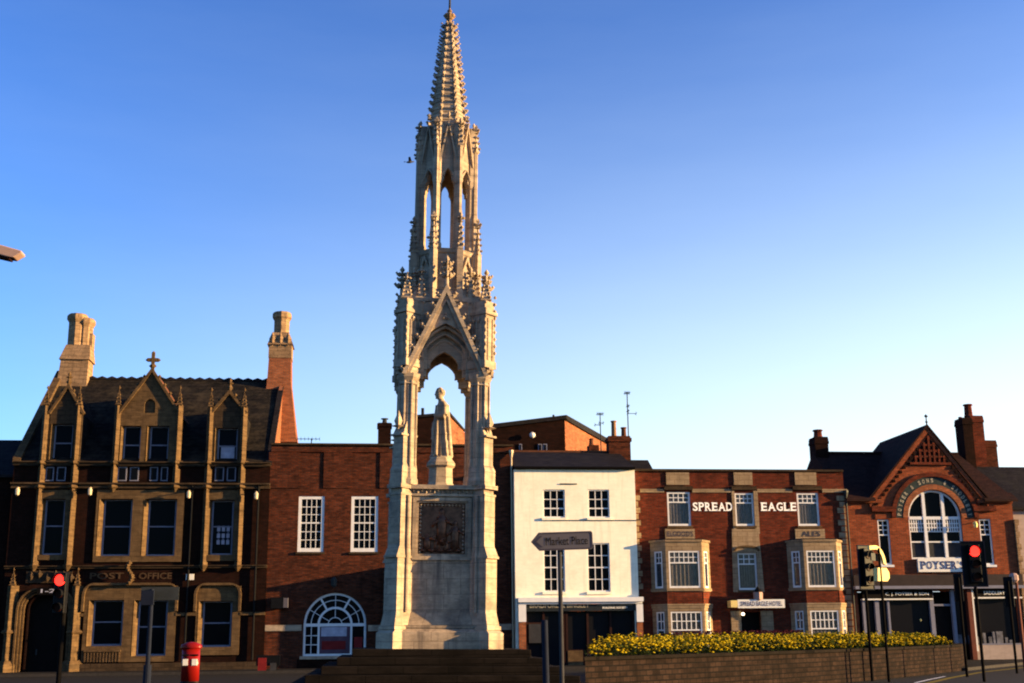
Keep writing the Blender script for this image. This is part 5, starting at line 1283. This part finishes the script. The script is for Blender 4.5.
def blob(mb, x, y, z, r, k=5):
    t0_ = random.uniform(0, 6.3); tl = random.uniform(.1, .7); ta = random.uniform(0, 6.3)
    up = Vector((math.cos(ta)*tl, math.sin(ta)*tl, 1)).normalized(); a = up.orthogonal().normalized(); b = up.cross(a); c_ = Vector((x, y, z)); k0 = len(mb.v)
    mb.v.append(c_+up*r*.35)
    for i in range(k): t = t0_+2*math.pi*i/k; mb.v.append(c_+(a*math.cos(t)+b*math.sin(t))*r)
    mb.v.append(c_-up*r*.5)
    for i in range(k): mb.f.append((k0, k0+1+i, k0+1+(i+1) % k)); mb.f.append((k0+k+1, k0+1+(i+1) % k, k0+1+i))
for t_ in range(15000):
    s = random.random()**2.0*9; t = random.random(); s -= .9*math.sin(math.pi*t); x, y = pl(t, s+.25)
    if not inside(x, y, ins): continue
    edge = min(1, (s+.9*math.sin(math.pi*t)+.15)/.8)
    top = 1.15+.12+.34*edge*(.78+.2*math.sin(t*23+s)+.16*math.sin(t*61+s*2)+.12*math.sin(t*140)); top *= 1 if t < .97 else .95
    for j in range(3):
        lx, ly, lz = x+random.gauss(0, .09), y+random.gauss(0, .09), random.uniform(1.05, top+.03)
        an = random.uniform(0, 6.3); L = random.uniform(.06, .13); w_ = L*.3
        d_ = Vector((math.cos(an), math.sin(an), random.uniform(-.3, .9))).normalized()*L; sd = d_.cross(Vector((0, 0, 1))).normalized()*w_
        c_ = Vector((lx, ly, lz)); lf.add([c_, c_+d_*.5+sd, c_+d_, c_+d_*.5-sd], [(0, 1, 2, 3)])
    if random.random() < .5+.35*math.sin(t*90+s*3)*math.sin(t*37): blob(pt_, x, y, top+random.uniform(-.14, .1), random.uniform(.04, .075))
for t_ in range(1500):
    x, y = at(random.uniform(640, 800), random.uniform(50, 60))
    if inside(x, y, ins): blob(pr_, x, y, random.uniform(1.55, 1.85), random.uniform(.04, .07)); 
tag(lf.build('flower_leaves', 'leaf'), 'green leaves of the bedding plants in the raised planter', 'leaves', kind='stuff')
tag(pt_.build('yellow_flowers', 'petal_yellow'), 'mass of yellow flowers filling the raised planter', 'flowers', kind='stuff')
tag(pr_.build('red_flowers', 'petal_red'), 'dark red flowers at the back of the raised planter', 'flowers', kind='stuff')
# moss and weeds along the shop cornice of the white house
ms = MB(); random.seed(9)
for i in range(900):
    x = random.uniform(X(520, 595), X(640, 595)); h = .07+.16*abs(math.sin(x*1.9)*math.sin(x*.7+1)); 
    an = random.uniform(0, 6.3); c_ = Vector((x, D-random.uniform(.02, .34), Z(597.5, 580)+random.uniform(-.02, h))); d_ = Vector((math.cos(an), math.sin(an), random.uniform(0, 1)))*.09; sd = d_.cross(Vector((0, 0, 1))).normalized()*.035
    ms.add([c_, c_+d_*.5+sd, c_+d_, c_+d_*.5-sd], [(0, 1, 2, 3)])
tag(ms.build('weeds', 'leaf'), 'dark weeds growing along the ledge above the white house shopfront', 'weeds', kind='stuff')

# direction sign
SY = 26.0
sgn = thing('direction_sign', 'grey arrow shaped direction sign reading market place on a tall post', 'road sign', (P(560, 640, SY)[0], SY, 0))
px_, _ = P(560.5, 600, SY); zt = P(560, 533, SY)[1]
MB().tube((px_, SY, 0), (px_, SY, zt), .048, .045, 12).build('post', 'metal_grey', sgn)
a0 = P(530.5, 541.5, SY); b0 = P(592, 541, SY)
cxs, czs = (a0[0]+b0[0])/2, (a0[1]+b0[1])/2; wS = (b0[0]-a0[0])/2; hS = (P(560, 531, SY)[1]-P(560, 550.5, SY)[1])/2*.93
tl = R(1.7)
def FT(u, v, d): return Vector((cxs+u*math.cos(tl)-v*math.sin(tl), SY-.09+d, czs+u*math.sin(tl)+v*math.cos(tl)))
def arrow(g): return [(-wS+g, 0), (-wS+.17+g*.6, -hS+g), (wS-g-.03, -hS+g), (wS-g, -hS+g+.03), (wS-g, hS-g-.03), (wS-g-.03, hS-g), (-wS+.17+g*.6, hS-g)]
MB().prism([arrow(0)], FT, 0, .03).build('sign_panel', 'sign_grey', sgn)
mb = MB(); mb.prism([arrow(.012), arrow(.035)], FT, -.006, -.0005); mb.prism([[(-wS+.07, 0), (-wS+.2, .12), (-wS+.25, .12), (-wS+.12, 0), (-wS+.25, -.12), (-wS+.2, -.12)]], FT, -.006, -.0005); mb.build('sign_border', 'letter_dark', sgn)
text('Market Place', wS*2-.42, FT, -wS+.31, -.085, .17, -.008, 'letter_black', sgn, bold=.0)
mb = MB(); mb.tube((px_, SY, zt-.12), (px_, SY, zt-.06), .08, .08, 10); mb.tube((px_, SY, czs-.1), (px_, SY, czs-.05), .075, .075, 10); mb.build('clamp', 'metal_grey', sgn)
# pale post beside it
q = P(545.5, 620, 24.5); tag(MB().tube((q[0], 24.5, 0), (q[0]-.02, 24.5, q[1]), .068, .06, 14).build('bollard_post', 'metal_blue', bevel=.01), 'short pale blue grey post standing left of the direction sign', 'post')

def signal(name, label, x, y, zt, ang, h=1.3, w=None, lit=True, board=True, pole_r=.055, group='traffic signals around the square', pole=True):
    w = w or h*.5; t = thing(name, label, 'traffic light', (x, y, 0), group)
    Mx = Matrix.Translation((x, y, 0)) @ Matrix.Rotation(ang, 4, 'Z')
    if pole: MB(Mx).tube((0, .12, 0), (0, .12, zt-h*.2), pole_r, pole_r, 12).build('pole', 'paint_dark', t)
    if board:
        mb = MB(Mx); mb.box(-w/2, w/2, .02, .05, zt-h, zt); mb.build('backing_board', 'paint_black', t)
        mb = MB(Mx); e = .035; mb.box(-w/2-.002, -w/2+e, .0, .019, zt-h, zt); mb.box(w/2-e, w/2+.002, .0, .019, zt-h, zt); mb.box(-w/2+e, w/2-e, .0, .019, zt-e, zt); mb.box(-w/2+e, w/2-e, .0, .019, zt-h, zt-h+e); mb.build('board_border', 'metal_blue', t)
    k = h/1.3
    mb = MB(Mx); mb.box(-.16*k, .16*k, -.14, .018, zt-h+.12*k, zt-.1*k); hd = mb.build('housing', 'paint_black', t, bevel=.02)
    for i, m_ in enumerate(('lamp_red' if lit else 'lens_dark', 'lens_dark', 'lens_dark')):
        z = zt-.3*k-i*.36*k; r = (.15 if i == 0 and lit else .115)*k
        mb = MB(Mx); mb.tube((0, -.145, z), (0, -.165, z), r, r*.92, 20); mb.build('lens', m_, t)
        hb = MB(Mx); K = 12
        for j in range(K):
            a1, a2 = math.pi*(-.1+1.2*j/K), math.pi*(-.1+1.2*(j+1)/K); ro = r*1.12; ri_ = r*1.04
            f_ = lambda a, rr, yy: (rr*math.cos(a), yy, z+rr*math.sin(a))
            L1 = -.14; L2 = -.14-.12*k
            hb.hexa([f_(a1, ri_, L1), f_(a2, ri_, L1), f_(a2, ro, L1), f_(a1, ro, L1), f_(a1, ri_, L2), f_(a2, ri_, L2), f_(a2, ro, L2), f_(a1, ro, L2)])
        hb.build('hood', 'paint_black', t)
    return t
TY = 42.0
x, z = P(972, 541, TY); _, z2 = P(972, 587, TY); wT = P(984, 565, TY)[0]-P(961, 565, TY)[0]
t = signal('traffic_light', 'traffic light with a lit red lamp on a bordered board before the gabled shop', x, TY, z, R(-8), h=z-z2, w=wT, lit=True)
x, z = P(64, 569, 28); signal('traffic_light', 'dark traffic light showing a red lamp in front of the post office porch', x, 28, z, R(-14), h=1.05, w=.36, lit=True, board=False)
x, z = P(957, 571, 47); signal('traffic_light', 'dark traffic light seen from behind left of the lit red light', x, 47, z, R(160), h=1.3, lit=False, board=False)
x, z = P(1007, 574, 50); signal('traffic_light', 'dark traffic light seen from behind near the right edge', x, 50, z, R(150), h=1.5, lit=False, board=False)
x, z = P(864.5, 545, 44); signal('traffic_light', 'traffic light turned sideways on its dark board behind the flower planter', x, 44, z, R(24), h=1.62, w=.74, lit=False)
# keep left sign box and arrow, the sun's yellow gleam put into their colour
KY = 43.0
ks = thing('road_sign', 'sign coloured in sun gleam yellow with a curved arrow on a thin pole above the flowers', 'road sign', (P(887, 620, KY)[0], KY, 0))
xk = P(884, 610, KY)[0]; ztk = P(884, 548, KY)[1]; q0 = P(875, 566, KY); q1 = P(892, 581, KY)
MB().tube((xk, KY+.05, 0), (xk, KY+.05, ztk), .05, .045, 10).build('pole', 'paint_dark', ks)
FK = Fr(q0[0], KY, R(30)); wK = (q1[0]-q0[0])/math.cos(R(30))
zA, zB = q1[1], q0[1]
MB().prism([[(0, zA), (wK*.8, zA), (wK, zA+.12), (wK, zB-.22), (wK*.8, zB-.06), (.05, zB-.06)]], FK, -.08, .1).build('lower_panel', 'bright_yellow', ks)
zC = P(884, 546, KY)[1]; k = 9; hh = zC-zB; L = []
cxk, czk = wK*.05, zB+.02
outer = [(cxk+wK*.8*math.cos(a), czk+hh*math.sin(a)) for a in [R(2+86*i/k) for i in range(k+1)]]; inn = [(cxk+wK*.58*math.cos(a), czk+.06+hh*.72*math.sin(a)) for a in [R(88-86*i/k) for i in range(k+1)]]
MB().prism([outer+[(-.3, zC-.0), (-.3, zC-.14)]+inn], FK, -.06, .04).build('curved_arrow', 'bright_yellow', ks)
MB().prism([[(cxk-.2, czk+.25*hh), (cxk+wK*.45, czk+.2*hh), (cxk+wK*.35, czk+.6*hh), (cxk-.2, czk+.62*hh)]], FK, .0, .05).build('dark_panel', 'tarnished', ks)
# lone poles
for u, v, Y, lab in ((1016, 579, 52, 'slim sunlit lamp pole near the right edge of the square'),):
    x, z = P(u, v, Y); t = thing('pole', lab, 'pole', (x, Y, 0)); MB().tube((x, Y, 0), (x, Y, z), .08, .06, 10).build('shaft', 'wood_red', t)
    MB().lathe((x-.1, Y, z-.15), [(.1, 0), (.2, .1), (.2, .3), (.1, .4)], 8).build('lamp_head', 'lamp_pink', t)
# blue grey finger post in front of the post office
BY = 27.0; x, z = P(152, 589, BY); t = thing('finger_post', 'blue grey post carrying a dark sign seen from behind in front of the post office', 'road sign', (x, BY, 0))
z2 = P(152, 665, BY)[1]
MB().tube((x, BY, 0), (x, BY, z), .05, .045, 12).build('post', 'metal_blue', t); MB().tube((x, BY, 0), (x, BY, z2), .085, .08, 12).build('post_base', 'metal_blue', t)
q0, q1 = P(141, 587, BY), P(178, 600, BY); MB().box(q0[0], q1[0], BY+.05, BY+.08, q1[1], q0[1]).build('sign_panel', 'tarnished', t)
MB().box(x-.2, x+.05, BY-.06, BY+.045, q1[1]-.1, q1[1]+.2).build('sign_lamp', 'metal_blue', t)
# oval pillar box
PY = 42.0; x, _ = P(191, 655, PY); z = P(191, 642.5, PY)[1]; wP = (P(202, 655, PY)[0]-P(180.5, 655, PY)[0])/2
pb = thing('pillar_box', 'red double pillar box standing in front of the post office', 'post box', (x, PY, 0))
MB().lathe((x, PY, 0), [(wP*.9, 0), (wP*.9, .36), (wP*.86, .4)], 28, sy=.62).build('base', 'paint_black', pb, smooth=False)
MB().lathe((x, PY, .4), [(wP*.84, 0), (wP*.84, z-.4-.2)], 32, sy=.62).build('body', 'postbox_red', pb, smooth=True)
MB().lathe((x, PY, z-.2), [(wP*.9, 0), (wP*1.0, .04), (wP*1.0, .09), (wP*.9, .14), (wP*.5, .2), (wP*.1, .22)], 32, sy=.62).build('cap', 'postbox_red', pb)
for s in (-1, 1):
    MB().box(x+s*wP*.42-.11, x+s*wP*.42+.11, PY-wP*.55, PY-wP*.3, z-.42, z-.37).build('slot', 'paint_black', pb)
    MB().box(x+s*wP*.42-.08, x+s*wP*.42+.08, PY-wP*.56, PY-wP*.3, z-.72, z-.52).build('collection_plate', 'sign_white', pb)
# notice stand right of the post office
x0_, z0_ = P(255.5, 682, 66.5); x1_, z1_ = P(280, 655, 66.5); t = thing('notice_board', 'low dark notice board with a red and a pale poster right of the post office', 'notice board', ((x0_+x1_)/2, 66.5, .12))
mb = MB(); mb.box(x0_, x1_, 66.5, 66.62, .35, z1_); t1 = mb.build('board', 'paint_black', t)
mb = MB(); mb.box(x0_+.1, x0_+.2, 66.52, 66.6, .12, .35); mb.box(x1_-.2, x1_-.1, 66.52, 66.6, .12, .35); mb.build('leg', 'paint_black', t)
q0, q1 = P(258, 658, 66.4), P(266, 671, 66.4); MB().box(q0[0], q1[0], 66.47, 66.498, q1[1], q0[1]).build('red_poster', 'poster_red', t)
q0, q1 = P(270, 663, 66.4), P(276, 671, 66.4); MB().box(q0[0], q1[0], 66.47, 66.498, q1[1], q0[1]).build('pale_poster', 'metal_grey', t)
# street lamp at the left, its head reaching into view
LY = 25.0; q = P(23, 256.5, LY); r_ = P(0, 250.5, LY)
dirv = Vector((q[0]-r_[0], 0, q[1]-r_[1])).normalized(); tip = Vector((q[0], LY, q[1]+.0)); upv = Vector((-dirv.z, 0, dirv.x))
sl_ = thing('street_lamp', 'street lamp whose long pinkish head reaches in from the left edge against the sky', 'street lamp', (tip.x-2.2, LY, 0))
def FLm(u, v, d): return tip - dirv*u + upv*v + Vector((0, d, 0))
MB().prism([[(0.12, -.1), (0, .04), (.02, .08), (.95, .1), (1.05, .05), (1.05, -.1), (.3, -.12)]], FLm, -.15, .15).build('lamp_head', 'lamp_pink', sl_, bevel=.03)
MB().prism([[(.2, -.15), (.9, -.17), (.9, -.122), (.2, -.115)]], FLm, -.12, .12).build('lamp_glass', 'lens_dark', sl_)
e_ = FLm(.95, -.02, 0); mb = MB(); c1 = Vector((tip.x-2.2, LY, e_.z-1.0))
mb.tube(e_, (tip.x-1.7, LY, e_.z+.02), .04); mb.tube((tip.x-1.7, LY, e_.z+.02), (tip.x-2.1, LY, e_.z-.3), .045); mb.tube((tip.x-2.1, LY, e_.z-.3), c1, .05); mb.build('arm', 'metal_grey', sl_)
MB().lathe((c1.x, LY, 0), [(.14, 0), (.14, 1.2), (.09, 1.35), (.06, c1.z+.05)], 12).build('column', 'metal_grey', sl_)
# television aerials on the roofs
def aerial(u, vt, vb, Y, lab, arms):
    x, z1 = P(u, vt, Y); z0_ = P(u, vb, Y)[1]; t = thing('aerial', lab, 'aerial', (x, Y, z0_), 'television aerials on the roofs')
    MB().tube((x, Y, z0_), (x, Y, z1), .035, .03, 6).build('mast', 'metal_grey', t)
    for (v, du0, du1, ne) in arms:
        za_ = P(u, v, Y)[1]; s = P(u+1, v, Y)[0]-x; mb = MB(); mb.tube((x+du0*s, Y, za_), (x+du1*s, Y, za_), .02, k=5)
        for i in range(ne): xx = x+s*(du0+(du1-du0)*i/max(1, ne-1)); mb.tube((xx, Y-.3, za_), (xx, Y+.3, za_), .014, k=4); mb.tube((xx, Y, za_-.12), (xx, Y, za_+.12), .014, k=4)
        mb.build('antenna', 'metal_grey', t)
aerial(600, 413, 452, D+5.5, 'smaller television aerial standing left of the brick chimney', [(414, -3, 3, 5), (423, -1.5, 4, 2), (425, -8, 0, 2)])
aerial(627, 392, 437, D+4.5, 'taller television aerial with a long side rod above the brick chimney', [(393, -2.5, 2.5, 5), (406, -1, 2.5, 3), (411, -1, 2.5, 3), (413.5, 0, 28, 2)])
aerial(311.5, 438.5, 446, D+7, 'flat television aerial on the brown brick building beside the post office chimney', [(439, -14, 8, 7)])
# bird in flight near the spire
x, z = P(410, 162, 38); mb = MB(Matrix.Translation((x, 38, z)) @ Matrix.Rotation(R(8), 4, 'Y'))
mb.lathe((0, 0, 0), [(.005, -.13), (.035, -.08), (.045, 0), (.03, .07), (.02, .09), (.025, .11), (.004, .15)], 8)
mb.v = [Vector((x+(p.z-z), p.y, z+(p.x-x)*.9)) for p in mb.v]
c_ = Vector((x, 38, z)); mb.M = None
mb.add([c_+Vector((-.05, 0, .02)), c_+Vector((.06, 0, .02)), c_+Vector((.0, -.25, .09)), c_+Vector((-.06, -.22, .08)), c_+Vector((.0, .25, .09)), c_+Vector((-.06, .22, .08)), c_+Vector((-.12, 0, 0)), c_+Vector((-.2, -.05, 0)), c_+Vector((-.2, .05, 0))], [(0, 1, 2, 3), (1, 0, 5, 4), (6, 7, 8)])
tag(mb.build('bird', 'feather'), 'small dark bird flying left of the spire', 'bird')

# ================================================================== LIGHT
SAZ, SEL = R(-11.5), R(9.5)             # azimuth measured from +x (towards -y), elevation
sdir = Vector((math.cos(SAZ)*math.cos(SEL), math.sin(SAZ)*math.cos(SEL), math.sin(SEL)))
sd = bpy.data.lights.new('sun', 'SUN'); sd.energy = 5.0; sd.angle = R(.5); sd.color = (1.0, .66, .29)
so = bpy.data.objects.new('sun', sd); COL.objects.link(so); so.rotation_euler = sdir.to_track_quat('Z', 'Y').to_euler(); so.location = (30, -20, 30)
wd = bpy.data.worlds.new('World'); scene.world = wd; wd.use_nodes = True; nt = wd.node_tree
bg = nt.nodes['Background']; sky = nt.nodes.new('ShaderNodeTexSky'); sky.sky_type = 'NISHITA'; sky.sun_disc = False
sky.sun_elevation = SEL; sky.sun_rotation = math.pi/2 - SAZ
sky.altitude = 0; sky.air_density = 1.0; sky.dust_density = 1.0; sky.ozone_density = 1.0
# film-like saturation of the clear sky, and a pale low haze, brighter sunward and dimmed behind the camera to cut fill
gm = n(nt, 'ShaderNodeGamma', Gamma=1.5); nt.links.new(sky.outputs[0], gm.inputs[0])
tn = n(nt, 'ShaderNodeMix', data_type='RGBA', blend_type='MULTIPLY'); tn.inputs[0].default_value = 1; tn.inputs[7].default_value = (.47, .80, 1.5, 1)
nt.links.new(gm.outputs[0], tn.inputs[6])
tc = n(nt, 'ShaderNodeTexCoord'); sp = n(nt, 'ShaderNodeSeparateXYZ'); nt.links.new(tc.outputs['Generated'], sp.inputs[0])
def mth(op, a, b=None, c=None, clamp=False):
    x = n(nt, 'ShaderNodeMath', operation=op); x.use_clamp = clamp
    for i, v in enumerate((a, b, c)):
        if v is None: continue
        if isinstance(v, (int, float)): x.inputs[i].default_value = v
        else: nt.links.new(v, x.inputs[i])
    return x.outputs[0]
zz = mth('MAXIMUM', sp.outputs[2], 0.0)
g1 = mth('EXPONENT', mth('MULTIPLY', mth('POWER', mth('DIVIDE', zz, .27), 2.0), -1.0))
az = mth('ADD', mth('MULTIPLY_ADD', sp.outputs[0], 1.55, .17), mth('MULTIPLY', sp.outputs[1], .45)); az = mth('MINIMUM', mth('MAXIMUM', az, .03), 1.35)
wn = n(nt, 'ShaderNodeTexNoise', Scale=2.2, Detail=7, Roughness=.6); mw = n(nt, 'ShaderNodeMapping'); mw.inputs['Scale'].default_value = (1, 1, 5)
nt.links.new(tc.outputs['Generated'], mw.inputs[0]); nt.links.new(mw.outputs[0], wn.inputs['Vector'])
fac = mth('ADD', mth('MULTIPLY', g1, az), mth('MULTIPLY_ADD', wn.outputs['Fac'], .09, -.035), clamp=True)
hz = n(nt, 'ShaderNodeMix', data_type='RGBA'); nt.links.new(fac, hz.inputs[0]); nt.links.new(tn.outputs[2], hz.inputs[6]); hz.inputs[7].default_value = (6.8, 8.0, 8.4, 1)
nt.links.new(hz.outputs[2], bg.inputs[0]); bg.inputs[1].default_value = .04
scene.view_settings.view_transform = 'Standard'; scene.view_settings.look = 'None'; scene.view_settings.gamma = 1; scene.view_settings.exposure = 2.0
scene.view_settings.use_curve_mapping = False
scene.cycles.pixel_filter_type = 'BLACKMAN_HARRIS'; scene.cycles.filter_width = 2.0
scene.cycles.max_bounces = 6
